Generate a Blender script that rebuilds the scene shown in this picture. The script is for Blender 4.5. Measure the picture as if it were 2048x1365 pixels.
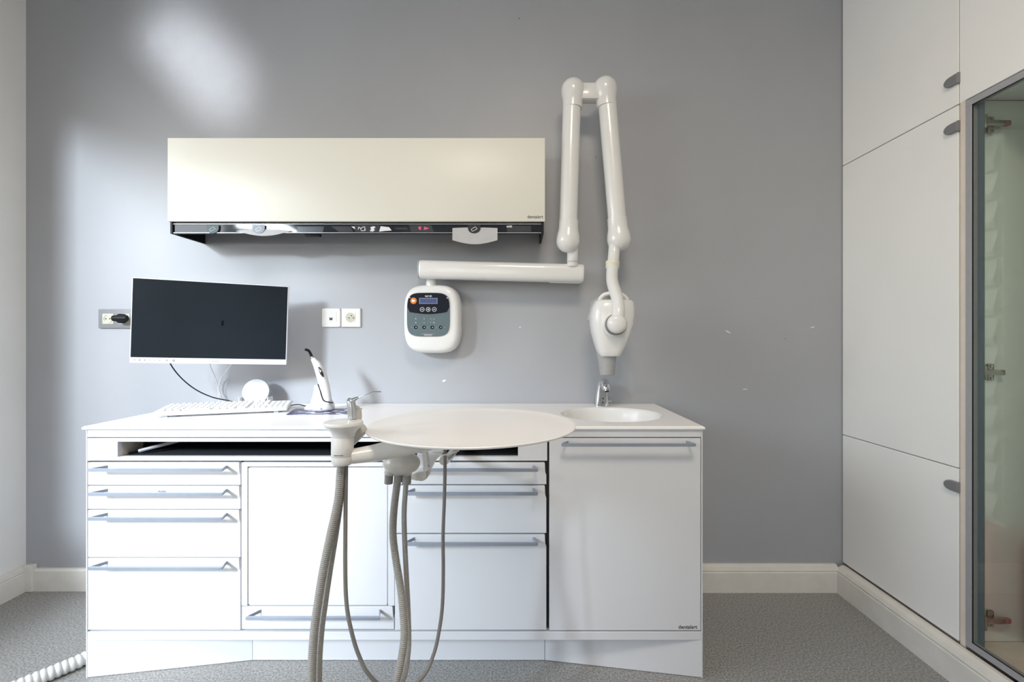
import bpy, bmesh, math, random
from mathutils import Vector, Matrix, Quaternion

random.seed(4)
for o in list(bpy.data.objects):
    bpy.data.objects.remove(o)
SC = bpy.context.scene
COL = SC.collection
PI = math.pi

# ------------------------------------------------------------------ camera
F = 919.0            # focal length in pixels of the 2048 px wide frame
H = 1.103            # camera height
VPX, VPY = 1033.0, 680.0
cam_d = bpy.data.cameras.new('camera')
cam_d.sensor_width = 36.0
cam_d.lens = 36.0 * F / 2048.0
cam_d.shift_x = (1024.0 - VPX) / 2048.0
cam_d.shift_y = -(682.5 - VPY) / 2048.0
cam_d.clip_start = 0.05
cam = bpy.data.objects.new('camera', cam_d)
COL.objects.link(cam)
cam.location = (0, 0, H)
cam.rotation_euler = (PI / 2, 0, 0)
SC.camera = cam

# ------------------------------------------------------------------ light
world = bpy.data.worlds.new('world')
SC.world = world
world.use_nodes = True
wn = world.node_tree.nodes
wl = world.node_tree.links
sky = wn.new('ShaderNodeTexSky')
sky.sky_type = 'NISHITA'
sky.sun_disc = False
sky.sun_elevation = math.radians(42)
sky.sun_rotation = math.radians(200)
wl.new(sky.outputs[0], wn['Background'].inputs[0])
wn['Background'].inputs[1].default_value = 0.25


def area(name, loc, target, sx, sy, power, color, spread=PI):
    l = bpy.data.lights.new(name, 'AREA')
    l.shape = 'RECTANGLE'
    l.size, l.size_y = sx, sy
    l.energy = power
    l.color = color
    l.spread = spread
    o = bpy.data.objects.new(name, l)
    COL.objects.link(o)
    o.location = loc
    d = Vector(target) - Vector(loc)
    o.rotation_euler = d.to_track_quat('-Z', 'Y').to_euler()
    return o


# daylight entering by the left window, plus an added fill behind the camera
area('daylight_left_window', (-3.60, -3.20, 3.25), (-0.45, 1.90, 0.55), 1.1, 1.0, 122.0, (0.81, 0.895, 1.0), math.radians(66))
area('skylight_left_window', (-2.60, 0.40, 2.00), (1.40, 1.00, 1.25), 1.5, 1.2, 44.0, (0.93, 0.96, 1.0))
area('rear_fill', (-0.75, -2.62, 1.80), (-0.3, 0.0, 1.3), 1.6, 1.5, 6.0, (0.97, 0.98, 1.0))

# sun glint thrown up onto the wall through the left window
gl = area('sun_glint', (-2.52, -0.08, 1.42), (-1.376, 2.03, 2.296), 0.60, 0.09, 0.75, (0.93, 0.96, 1.0), math.radians(9))
gd_ = (Vector((-1.376, 2.03, 2.296)) - Vector(gl.location)).normalized()
gx = Vector((0.68, 0.0, -0.73))
gx = (gx - gd_ * gx.dot(gd_)).normalized()
gz = -gd_
gl.rotation_euler = Matrix((gx, gz.cross(gx), gz)).transposed().to_euler()

SC.view_settings.view_transform = 'Standard'
SC.view_settings.look = 'None'
SC.view_settings.gamma = 1.0
SC.view_settings.use_curve_mapping = False
SC.view_settings.exposure = 0.13
SC.cycles.max_bounces = 10
SC.cycles.diffuse_bounces = 6
SC.cycles.sample_clamp_indirect = 6.0

# ------------------------------------------------------------------ materials


def lin(c):
    c = c / 255.0
    return c / 12.92 if c <= 0.04045 else ((c + 0.055) / 1.055) ** 2.4


def rgb(r, g, b):
    return (lin(r), lin(g), lin(b), 1.0)


MATS = {}


def mat(name, col, rough=0.45, metal=0.0, coat=0.0, var=0.03, scale=40.0, bump=0.0, bscale=300.0, emit=None, estr=0.0, ior=1.45):
    m = bpy.data.materials.new(name)
    m.use_nodes = True
    nt = m.node_tree
    b = nt.nodes['Principled BSDF']
    b.inputs['Roughness'].default_value = rough
    b.inputs['Metallic'].default_value = metal
    b.inputs['Coat Weight'].default_value = coat
    b.inputs['Coat Roughness'].default_value = 0.06
    b.inputs['IOR'].default_value = ior
    tc = nt.nodes.new('ShaderNodeTexCoord')
    nz = nt.nodes.new('ShaderNodeTexNoise')
    nz.inputs['Scale'].default_value = scale
    nz.inputs['Detail'].default_value = 4
    nt.links.new(tc.outputs['Object'], nz.inputs['Vector'])
    rp = nt.nodes.new('ShaderNodeValToRGB')
    rp.color_ramp.elements[0].position = 0.3
    rp.color_ramp.elements[1].position = 0.7
    rp.color_ramp.elements[0].color = tuple(min(1, c * (1 - var)) for c in col[:3]) + (1,)
    rp.color_ramp.elements[1].color = tuple(min(1, c * (1 + var)) for c in col[:3]) + (1,)
    nt.links.new(nz.outputs['Fac'], rp.inputs['Fac'])
    nt.links.new(rp.outputs['Color'], b.inputs['Base Color'])
    if bump > 0:
        n2 = nt.nodes.new('ShaderNodeTexNoise')
        n2.inputs['Scale'].default_value = bscale
        n2.inputs['Detail'].default_value = 3
        nt.links.new(tc.outputs['Object'], n2.inputs['Vector'])
        bp = nt.nodes.new('ShaderNodeBump')
        bp.inputs['Strength'].default_value = bump
        bp.inputs['Distance'].default_value = 0.002
        nt.links.new(n2.outputs['Fac'], bp.inputs['Height'])
        nt.links.new(bp.outputs['Normal'], b.inputs['Normal'])
    if emit:
        b.inputs['Emission Color'].default_value = emit
        b.inputs['Emission Strength'].default_value = estr
    MATS[name] = m
    return m


def glass_mat(name, tint, refl=1.5):
    m = bpy.data.materials.new(name)
    m.use_nodes = True
    nt = m.node_tree
    nt.nodes.clear()
    out = nt.nodes.new('ShaderNodeOutputMaterial')
    mx = nt.nodes.new('ShaderNodeMixShader')
    tr = nt.nodes.new('ShaderNodeBsdfTransparent')
    tr.inputs[0].default_value = tint
    gl = nt.nodes.new('ShaderNodeBsdfGlossy')
    gl.inputs['Roughness'].default_value = 0.02
    lw = nt.nodes.new('ShaderNodeLayerWeight')
    lw.inputs[0].default_value = 0.5
    pw = nt.nodes.new('ShaderNodeMath')
    pw.operation = 'POWER'
    pw.inputs[1].default_value = 4.0
    ml = nt.nodes.new('ShaderNodeMath')
    ml.operation = 'MULTIPLY_ADD'
    ml.inputs[1].default_value = 0.9
    ml.inputs[2].default_value = refl
    nt.links.new(lw.outputs['Facing'], pw.inputs[0])
    nt.links.new(pw.outputs[0], ml.inputs[0])
    nt.links.new(ml.outputs[0], mx.inputs[0])
    nt.links.new(tr.outputs[0], mx.inputs[1])
    nt.links.new(gl.outputs[0], mx.inputs[2])
    nt.links.new(mx.outputs[0], out.inputs[0])
    MATS[name] = m
    return m


mat('wall_grey', (0.385, 0.395, 0.422, 1), 0.42, var=0.035, scale=2.0, bump=0.05, bscale=180)
mat('wall_white', (0.88, 0.88, 0.87, 1), 0.55, var=0.02, scale=3.0, bump=0.04)
mat('ceiling_white', (0.82, 0.82, 0.81, 1), 0.7)
mat('trim_white', (0.74, 0.72, 0.67, 1), 0.35, var=0.05, scale=14, bump=0.10, bscale=60)
mat('cab_white', (0.69, 0.695, 0.715, 1), 0.36, var=0.01, scale=5)
mat('solid_white', (0.87, 0.845, 0.82, 1), 0.30, var=0.01, scale=5)
mat('sink_white', (0.80, 0.79, 0.77, 1), 0.25, var=0.005)
mat('cream_gloss', (0.80, 0.785, 0.715, 1), 0.38, coat=0.0, var=0.008, scale=2)
mat('cupboard_white', (0.88, 0.875, 0.855, 1), 0.45, var=0.015, scale=4, bump=0.03)
mat('edge_cream', (0.72, 0.64, 0.56, 1), 0.5, var=0.04, scale=20)
mat('alu', (0.42, 0.43, 0.47, 1), 0.38, metal=0.75, var=0.04, scale=60)
mat('alu_frame', (0.42, 0.42, 0.44, 1), 0.45, metal=0.25, var=0.03, scale=60)
mat('frame_inner', (0.16, 0.19, 0.22, 1), 0.5, metal=0.3)
mat('handle_blue', (0.34, 0.38, 0.45, 1), 0.38, metal=0.45, var=0.03, scale=60)
mat('knob_grey', (0.25, 0.25, 0.26, 1), 0.4, metal=0.3)
mat('gasket', (0.012, 0.012, 0.014, 1), 0.6)
mat('black', (0.010, 0.010, 0.012, 1), 0.5, ior=1.3)
mat('black_gloss', (0.012, 0.013, 0.016, 1), 0.12, coat=0.6)
mat('strip_glass', (0.020, 0.024, 0.030, 1), 0.06, ior=1.42)
mat('dark_tab', (0.02, 0.021, 0.025, 1), 0.3)
mat('dark_plate', (0.045, 0.047, 0.055, 1), 0.25)
mat('gap_shade', (0.022, 0.022, 0.024, 1), 0.5)  # near-black bodies paint in the shade of the gaps between fronts
mat('xray_white', (0.77, 0.765, 0.75, 1), 0.26, coat=0.35, var=0.006)
mat('xray_ivory', (0.76, 0.73, 0.60, 1), 0.35)
mat('arm_beige', (0.55, 0.525, 0.48, 1), 0.32, coat=0.3, var=0.01)
mat('arm_white', (0.72, 0.70, 0.67, 1), 0.30, coat=0.3, var=0.01)
mat('hose_grey', (0.31, 0.295, 0.268, 1), 0.5, var=0.05, scale=80)
mat('hose_thin', (0.20, 0.19, 0.175, 1), 0.4)
mat('sleeve_grey', (0.24, 0.23, 0.22, 1), 0.45)
mat('floor_hose', (0.66, 0.67, 0.66, 1), 0.45, var=0.05, scale=30)
mat('cone_grey', (0.36, 0.36, 0.36, 1), 0.35)
mat('chrome', (0.72, 0.73, 0.75, 1), 0.08, metal=1.0, var=0.0)
mat('steel', (0.55, 0.56, 0.58, 1), 0.22, metal=1.0)
mat('syringe_grey', (0.50, 0.52, 0.55, 1), 0.28, metal=0.7)
mat('nickel', (0.42, 0.39, 0.33, 1), 0.25, metal=0.9)
mat('hinge_red', (0.30, 0.13, 0.11, 1), 0.4)
mat('panel_navy', (0.007, 0.009, 0.018, 1), 0.45, ior=1.25)
mat('panel_slate', (0.115, 0.155, 0.168, 1), 0.5, ior=1.3)
mat('lcd', (0.035, 0.055, 0.15, 1), 0.3, emit=(0.10, 0.16, 0.42, 1), estr=0.06)
mat('lcd_frame', (0.30, 0.33, 0.42, 1), 0.3)
mat('orange', (0.72, 0.21, 0.012, 1), 0.35)
mat('print_white', (0.80, 0.80, 0.82, 1), 0.5)
mat('print_grey', (0.33, 0.33, 0.36, 1), 0.5)
mat('print_pale', (0.40, 0.47, 0.50, 1), 0.5)
mat('tab_blue', (0.17, 0.20, 0.25, 1), 0.35)
mat('print_black', (0.02, 0.02, 0.022, 1), 0.5)
mat('print_pink', (0.75, 0.10, 0.24, 1), 0.5)
mat('screen', (0.011, 0.015, 0.020, 1), 0.5, ior=1.18, var=0.08, scale=6)
mat('screen_mark', (0.003, 0.0035, 0.0045, 1), 0.6, ior=1.12)
mat('plate_grey', (0.24, 0.24, 0.25, 1), 0.4, metal=0.1, var=0.04, scale=60)
mat('plastic_white', (0.74, 0.74, 0.76, 1), 0.35, var=0.005)
mat('bezel_white', (0.74, 0.73, 0.77, 1), 0.4, var=0.005)
mat('key_white', (0.70, 0.70, 0.69, 1), 0.45, var=0.005)
mat('socket_white', (0.72, 0.71, 0.68, 1), 0.3)
mat('socket_ivory', (0.52, 0.50, 0.41, 1), 0.3)
mat('cable_white', (0.70, 0.71, 0.76, 1), 0.45)
mat('disc_white', (0.55, 0.56, 0.59, 1), 0.25, coat=0.4)
mat('tissue', (0.50, 0.50, 0.515, 1), 0.6, var=0.03, scale=25)
mat('tower_white', (0.80, 0.82, 0.79, 1), 0.4)
mat('tower_label', (0.42, 0.44, 0.42, 1), 0.5)
mat('pink_box', (0.72, 0.30, 0.28, 1), 0.5)
glass_mat('door_glass', (0.925, 0.955, 0.93, 1), 0.04)
glass_mat('pane_glass', (0.98, 0.99, 0.985, 1), 0.03)

# glossy inside face of the display cupboard
m = mat('cup_side', (0.80, 0.82, 0.78, 1), 0.10, coat=1.0, var=0.01, ior=2.2)
m.node_tree.nodes['Principled BSDF'].inputs['Coat IOR'].default_value = 2.2


def floor_mat():
    m = bpy.data.materials.new('floor_vinyl')
    m.use_nodes = True
    nt = m.node_tree
    b = nt.nodes['Principled BSDF']
    b.inputs['Roughness'].default_value = 0.42
    tc = nt.nodes.new('ShaderNodeTexCoord')
    a = nt.nodes.new('ShaderNodeTexNoise')
    a.inputs['Scale'].default_value = 170
    a.inputs['Detail'].default_value = 3
    nt.links.new(tc.outputs['Object'], a.inputs['Vector'])
    r = nt.nodes.new('ShaderNodeValToRGB')
    e = r.color_ramp.elements
    e[0].position, e[0].color = 0.33, (0.165, 0.163, 0.155, 1)
    e[1].position, e[1].color = 0.66, (0.40, 0.398, 0.385, 1)
    x = r.color_ramp.elements.new(0.5)
    x.color = (0.285, 0.282, 0.272, 1)
    nt.links.new(a.outputs['Fac'], r.inputs['Fac'])
    v = nt.nodes.new('ShaderNodeTexVoronoi')
    v.inputs['Scale'].default_value = 105
    nt.links.new(tc.outputs['Object'], v.inputs['Vector'])
    r2 = nt.nodes.new('ShaderNodeValToRGB')
    r2.color_ramp.elements[0].position = 0.10
    r2.color_ramp.elements[0].color = (0.62, 0.63, 0.66, 1)
    r2.color_ramp.elements[1].position = 0.22
    r2.color_ramp.elements[1].color = (1, 1, 1, 1)
    nt.links.new(v.outputs['Distance'], r2.inputs['Fac'])
    mx = nt.nodes.new('ShaderNodeMix')
    mx.data_type = 'RGBA'
    mx.blend_type = 'MULTIPLY'
    mx.inputs[0].default_value = 1.0
    nt.links.new(r.outputs['Color'], mx.inputs[6])
    nt.links.new(r2.outputs['Color'], mx.inputs[7])
    nt.links.new(mx.outputs[2], b.inputs['Base Color'])
    bp = nt.nodes.new('ShaderNodeBump')
    bp.inputs['Strength'].default_value = 0.08
    bp.inputs['Distance'].default_value = 0.001
    nt.links.new(a.outputs['Fac'], bp.inputs['Height'])
    nt.links.new(bp.outputs['Normal'], b.inputs['Normal'])
    MATS['floor_vinyl'] = m


floor_mat()


def leaflet_mat():
    m = bpy.data.materials.new('leaflet_print')
    m.use_nodes = True
    nt = m.node_tree
    b = nt.nodes['Principled BSDF']
    b.inputs['Roughness'].default_value = 0.4
    tc = nt.nodes.new('ShaderNodeTexCoord')
    mp = nt.nodes.new('ShaderNodeMapping')
    mp.inputs['Scale'].default_value = (28, 50, 1)
    nt.links.new(tc.outputs['Object'], mp.inputs['Vector'])
    v = nt.nodes.new('ShaderNodeTexNoise')
    v.inputs['Scale'].default_value = 0.9
    v.inputs['Detail'].default_value = 1.5
    nt.links.new(mp.outputs[0], v.inputs['Vector'])
    r = nt.nodes.new('ShaderNodeValToRGB')
    r.color_ramp.elements[0].position = 0.57
    r.color_ramp.elements[0].color = (0.050, 0.050, 0.125, 1)
    r.color_ramp.elements[1].position = 0.61
    r.color_ramp.elements[1].color = (0.62, 0.62, 0.76, 1)
    nt.links.new(v.outputs['Fac'], r.inputs['Fac'])
    nt.links.new(r.outputs['Color'], b.inputs['Base Color'])
    MATS['leaflet_print'] = m


leaflet_mat()

# ------------------------------------------------------------------ helpers


def W(px, py, d):
    """point of the place seen at photo pixel (px, py), d metres in front of the camera"""
    return Vector(((px - VPX) / F * d, d, H - (py - VPY) / F * d))


def base_of(o):
    p = Vector((0, 0, 0))
    while o is not None:
        p = p + Vector(o.location)
        o = o.parent
    return p


def obj(name, bm, material, parent=None, smooth=True, angle=35):
    """link a bmesh made in world coordinates as ONE mesh object"""
    me = bpy.data.meshes.new(name)
    bmesh.ops.recalc_face_normals(bm, faces=bm.faces)
    bm.to_mesh(me)
    bm.free()
    me.materials.append(MATS[material])
    o = bpy.data.objects.new(name, me)
    COL.objects.link(o)
    if parent is not None:
        o.parent = parent
        me.transform(Matrix.Translation(-base_of(parent)))
    if smooth:
        me.shade_smooth()
        me.set_sharp_from_angle(angle=math.radians(angle))
    return o


def thing(name, label, cat, loc=(0, 0, 0), group=None):
    o = bpy.data.objects.new(name, None)
    o.empty_display_size = 0.05
    COL.objects.link(o)
    o.location = loc
    o['label'] = label
    o['category'] = cat
    if group:
        o['group'] = group
    return o


def tag(o, label, cat, group=None, kind=None):
    o['label'] = label
    o['category'] = cat
    if group:
        o['group'] = group
    if kind:
        o['kind'] = kind
    return o


def struct(name, bm, material, label=None, parent=None, smooth=False):
    o = obj(name, bm, material, parent, smooth)
    if parent is None:
        o['kind'] = 'structure'
        o['label'] = label
        o['category'] = name.split('_')[0]
    return o


def B():
    return bmesh.new()


def box(bm, x0, x1, y0, y1, z0, z1, bev=0.0, seg=2):
    t = bmesh.new()
    bmesh.ops.create_cube(t, size=1.0)
    t.transform(Matrix.Translation(((x0 + x1) / 2, (y0 + y1) / 2, (z0 + z1) / 2)) @ Matrix.Diagonal((abs(x1 - x0), abs(y1 - y0), abs(z1 - z0), 1)))
    if bev > 0:
        bmesh.ops.bevel(t, geom=list(t.edges), offset=bev, segments=seg, profile=0.5, affect='EDGES')
    join(bm, t)
    return bm


def join(bm, t, M=None):
    if M is not None:
        t.transform(M)
    me = bpy.data.meshes.new('tmp')
    t.to_mesh(me)
    t.free()
    bm.from_mesh(me)
    bpy.data.meshes.remove(me)


def loft(bm, rings, cap0=True, cap1=True, closed=False):
    vs = [[bm.verts.new(p) for p in r] for r in rings]
    n = len(vs[0])
    m = len(vs)
    for i in range(m if closed else m - 1):
        a, b = vs[i], vs[(i + 1) % m]
        for k in range(n):
            bm.faces.new((a[k], a[(k + 1) % n], b[(k + 1) % n], b[k]))
    if not closed:
        if cap0:
            bm.faces.new(vs[0])
        if cap1:
            bm.faces.new(list(reversed(vs[-1])))
    return bm


def catmull(pts, n=10):
    P = [pts[0] * 2 - pts[1]] + list(pts) + [pts[-1] * 2 - pts[-2]]
    out = []
    for i in range(1, len(P) - 2):
        for k in range(n):
            t = k / n
            a, b, c, d = P[i - 1], P[i], P[i + 1], P[i + 2]
            out.append(0.5 * ((2 * b) + (c - a) * t + (2 * a - 5 * b + 4 * c - d) * t * t + (3 * b - a - 3 * c + d) * t ** 3))
    out.append(P[-2].copy())
    return out


def frames(pts):
    n = len(pts)
    T = []
    for i in range(n):
        d = pts[min(i + 1, n - 1)] - pts[max(i - 1, 0)]
        T.append(d.normalized())
    u = T[0].orthogonal().normalized()
    out = []
    for i in range(n):
        u = (u - T[i] * u.dot(T[i])).normalized()
        out.append((u.copy(), T[i].cross(u).normalized()))
    return out


def tube(bm, pts, r, n=14, cap=True):
    pts = [Vector(p) for p in pts]
    rr = r if isinstance(r, (list, tuple)) else [r] * len(pts)
    fr = frames(pts)
    rings = []
    for p, q, (u, v) in zip(pts, rr, fr):
        rings.append([p + u * (q * math.cos(2 * PI * k / n)) + v * (q * math.sin(2 * PI * k / n)) for k in range(n)])
    return loft(bm, rings, cap, cap)


def resample(pts, step):
    out = [pts[0].copy()]
    acc = 0.0
    for a, b in zip(pts, pts[1:]):
        L = (b - a).length
        if L < 1e-9:
            continue
        t = step - acc
        while t <= L:
            out.append(a.lerp(b, t / L))
            t += step
        acc = L - (t - step)
    return out


def ribbed(bm, pts, r, pitch, depth, n=14, wave=(0.0, 1.0, 1.0, 0.0)):
    path = resample(catmull(pts, 24), pitch / len(wave))
    rad = [r - depth * (1 - wave[i % len(wave)]) for i in range(len(path))]
    return tube(bm, path, rad, n)


def lathe(bm, c, prof, n=40, sx=1.0, sy=1.0, cap0=True, cap1=True):
    """profile [(radius, z)] turned about a vertical axis at c"""
    rings = []
    for (r, z) in prof:
        r = max(r, 1e-4)
        rings.append([Vector((c[0] + sx * r * math.cos(2 * PI * k / n), c[1] + sy * r * math.sin(2 * PI * k / n), z)) for k in range(n)])
    return loft(bm, rings, cap0, cap1)


def ysolid(bm, poly, y0, y1):
    """polygon [(x, z)] given depth from y0 (front) to y1"""
    loft(bm, [[Vector((x, y0, z)) for x, z in poly], [Vector((x, y1, z)) for x, z in poly]])
    return bm


def sup(cx, cz, a, b, n=48, e=4.0):
    out = []
    for k in range(n):
        t = 2 * PI * k / n
        c, s = math.cos(t), math.sin(t)
        out.append((cx + a * math.copysign(abs(c) ** (2 / e), c), cz + b * math.copysign(abs(s) ** (2 / e), s)))
    return out


def rrect(x0, x1, z0, z1, r, n=6):
    out = []
    for cx, cz, a0 in ((x1 - r, z1 - r, 0), (x0 + r, z1 - r, 90), (x0 + r, z0 + r, 180), (x1 - r, z0 + r, 270)):
        for k in range(n + 1):
            a = math.radians(a0 + 90 * k / n)
            out.append((cx + r * math.cos(a), cz + r * math.sin(a)))
    return out


def disc(cx, cz, r, n=24):
    return [(cx + r * math.cos(2 * PI * k / n), cz + r * math.sin(2 * PI * k / n)) for k in range(n)]


def ringface(bm, cx, cz, r0, r1, y0, y1, n=28):
    R = []
    for r, y in ((r0, y1), (r0, y0), (r1, y0), (r1, y1)):
        R.append([Vector((cx + r * math.cos(2 * PI * k / n), y, cz + r * math.sin(2 * PI * k / n))) for k in range(n)])
    return loft(bm, R, closed=True)


def sphere(bm, c, rx, ry=None, rz=None, u=24, v=14):
    t = bmesh.new()
    bmesh.ops.create_uvsphere(t, u_segments=u, v_segments=v, radius=1.0)
    join(bm, t, Matrix.Translation(c) @ Matrix.Diagonal((rx, ry or rx, rz or rx, 1)))
    return bm


def text(name, body, width, x0, y, z0, material, parent, depth=0.0004, M=None, heavy=0.0):
    """flat lettering, left edge x0, baseline z0, on the plane y, facing the room"""
    cu = bpy.data.curves.new('lettering', 'FONT')
    cu.body = body
    cu.size = 1.0
    cu.extrude = 0.0
    cu.offset = heavy
    t = bpy.data.objects.new('lettering', cu)
    COL.objects.link(t)
    dg = bpy.context.evaluated_depsgraph_get()
    me = bpy.data.meshes.new_from_object(t.evaluated_get(dg))
    bpy.data.objects.remove(t)
    xs = [v.co.x for v in me.vertices]
    s = width / (max(xs) - min(xs))
    mn = min(xs)
    bm = bmesh.new()
    bm.from_mesh(me)
    bpy.data.meshes.remove(me)
    geo = bmesh.ops.extrude_face_region(bm, geom=list(bm.faces))
    for v in geo['geom']:
        if isinstance(v, bmesh.types.BMVert):
            v.co.z += depth / s
    if M is None:
        for v in bm.verts:
            v.co = Vector((x0 + (v.co.x - mn) * s, y - v.co.z * s, z0 + v.co.y * s))
    else:
        for v in bm.verts:
            v.co = M @ Vector((x0 + (v.co.x - mn) * s, y - v.co.z * s, z0 + v.co.y * s))
    return obj(name, bm, material, parent, smooth=False)


# ------------------------------------------------------------------ the room
XL, XR, YB, YR, ZC = -2.167, 2.06, 2.03, -2.5, 3.0     # left, right, back, rear, ceiling
XD = 1.438                                             # plane of the cupboard doors
b = B(); box(b, XL - 0.1, XR + 0.1, YR - 0.1, YB + 0.1, -0.1, 0.0)
struct('floor', b, 'floor_vinyl', 'speckled blue-grey vinyl floor')
b = B(); box(b, XL - 0.1, XR + 0.1, YR - 0.1, YB + 0.1, ZC, ZC + 0.1)
struct('ceiling', b, 'ceiling_white', 'plain white ceiling above the room')
b = B(); box(b, XL - 0.1, XR + 0.1, YB, YB + 0.1, 0, ZC)
wall_back = struct('wall_back', b, 'wall_grey', 'grey painted wall behind the white dental cabinets')
for px, py, r in ((1192, 315, 2.2), (1038, 37, 2.4), (1570, 678, 1.7), (1203, 316, 1.2)):
    p = W(px, py, YB)
    b = B(); ysolid(b, disc(p.x, p.z, r * 0.001, 10), YB - 0.0006, YB + 0.002)
    obj('screw_hole', b, 'print_black', wall_back, smooth=False)
for px, py, w, h, a in ((888, 762, 9, 4, 0.5), (1456, 664, 14, 2.5, -0.5), (1490, 779, 12, 1.6, 0.05), (1625, 655, 10, 2.0, 0.3), (1040, 655, 5, 2, 0.2)):
    p = W(px, py, YB)
    poly = [(p.x + (c * math.cos(a) - s * math.sin(a)) * 0.001, p.z + (c * math.sin(a) + s * math.cos(a)) * 0.001) for c, s in sup(0, 0, w, h, 12, 2)]
    b = B(); ysolid(b, poly, YB - 0.0004, YB + 0.001)
    obj('filler_patch', b, 'print_white', wall_back, smooth=False)

# left wall with its window opening
w0, w1, wz0, wz1 = -1.25, 1.50, 0.55, 2.27
b = B()
box(b, XL - 0.1, XL, YR, w0, 0, ZC)
box(b, XL - 0.1, XL, w1, YB, 0, ZC)
box(b, XL - 0.1, XL, w0, w1, 0, wz0)
box(b, XL - 0.1, XL, w0, w1, wz1, ZC)
bmesh.ops.remove_doubles(b, verts=b.verts, dist=1e-5)
struct('wall_left', b, 'wall_white', 'white painted wall at the left edge')
# rear wall with an opening for the added fill window
r0, r1 = -1.60, 0.10
b = B()
box(b, XL, r0, YR - 0.1, YR, 0, ZC)
box(b, r1, XR, YR - 0.1, YR, 0, ZC)
box(b, r0, r1, YR - 0.1, YR, 0, wz0)
box(b, r0, r1, YR - 0.1, YR, wz1, ZC)
bmesh.ops.remove_doubles(b, verts=b.verts, dist=1e-5)
struct('wall_rear', b, 'wall_grey', 'grey wall behind the camera')
b = B(); box(b, XR, XR + 0.1, YR, YB, 0, ZC)
struct('wall_right', b, 'wall_white', 'white wall behind the cupboards')


# flat ceiling lamp over the work place
CLM = thing('ceiling_lamp', 'flat square ceiling lamp giving warm light above the room', 'lamp', (0.15, -0.25, 2.93))
b = B(); box(b, -0.2, 0.5, -0.6, 0.1, 2.945, 2.999, 0.004)
obj('housing', b, 'wall_white', CLM)
lm = area('lamp_light', (0.15, -0.25, 2.935), (0.15, -0.249, 0.0), 0.62, 0.62, 34.0, (1.0, 0.87, 0.73))


def window(name, axis, lo, hi, at, label):
    f = B()

    def bar(a0, a1, z0, z1, t):
        if axis == 'y':
            box(f, at - t, at + t, a0, a1, z0, z1, 0.004)
        else:
            box(f, a0, a1, at - t, at + t, z0, z1, 0.004)
    bar(lo, lo + 0.06, wz0, wz1, 0.03)
    bar(hi - 0.06, hi, wz0, wz1, 0.03)
    bar(lo, hi, wz0, wz0 + 0.06, 0.03)
    bar(lo, hi, wz1 - 0.06, wz1, 0.03)
    mid = (lo + hi) / 2
    bar(mid - 0.04, mid + 0.04, wz0, wz1, 0.028)
    o = struct(name, f, 'trim_white', label)
    for a0, a1 in ((lo + 0.06, mid - 0.04), (mid + 0.04, hi - 0.06)):
        g = B()
        if axis == 'y':
            box(g, at - 0.002, at + 0.002, a0, a1, wz0 + 0.06, wz1 - 0.06)
        else:
            box(g, a0, a1, at - 0.002, at + 0.002, wz0 + 0.06, wz1 - 0.06)
        obj('pane', g, 'pane_glass', o, smooth=False)


window('window_1', 'y', w0, w1, XL - 0.05, 'white framed casement window in the left wall')
window('window_fill', 'x', r0, r1, YR - 0.05, 'added white framed window in the rear wall for fill light')  # unseen window, added to go with the rear fill light


def skirting(name, label, p0, p1, nrm, h, t, mould):
    """profiled skirting board from p0 to p1 standing t proud along nrm"""
    if mould:
        prof = [(0, 0), (t, 0), (t, h - 0.030), (t * 0.80, h - 0.027), (t * 0.92, h - 0.021), (t * 0.75, h - 0.008), (t * 0.45, h - 0.003), (t * 0.35, h), (0, h)]
    else:
        prof = [(0, 0), (t, 0), (t, h - 0.008), (t * 0.7, h - 0.002), (t * 0.5, h), (0, h)]
    bm = B()
    p0, p1, nrm = Vector(p0), Vector(p1), Vector(nrm)
    loft(bm, [[p0 + nrm * a + Vector((0, 0, z)) for a, z in prof], [p1 + nrm * a + Vector((0, 0, z)) for a, z in prof]])
    return struct(name, bm, 'trim_white', label)


skirting('baseboard_left', 'white skirting board along the left wall', (XL, YR, 0), (XL, YB, 0), (1, 0, 0), 0.112, 0.022, True)
skirting('baseboard_back', 'white skirting board left of the cabinets, low and plain', (XL + 0.02, YB, 0), (-1.41, YB, 0), (0, -1, 0), 0.096, 0.018, False)
skirting('baseboard_back_right', 'moulded cream skirting board between cabinet and cupboards', (0.3, YB, 0), (1.405, YB, 0), (0, -1, 0), 0.116, 0.030, True)
b = B(); box(b, XL + 0.015, XL + 0.052, YB - 0.026, YB, 0, 0.116, 0.004)
struct('trim_1', b, 'trim_white', 'small white corner block of the skirting boards')
skirting('baseboard_right', 'moulded cream skirting board under the tall cupboards', (1.435, YR, 0), (1.435, YB - 0.02, 0), (-1, 0, 0), 0.116, 0.040, True)

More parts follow.
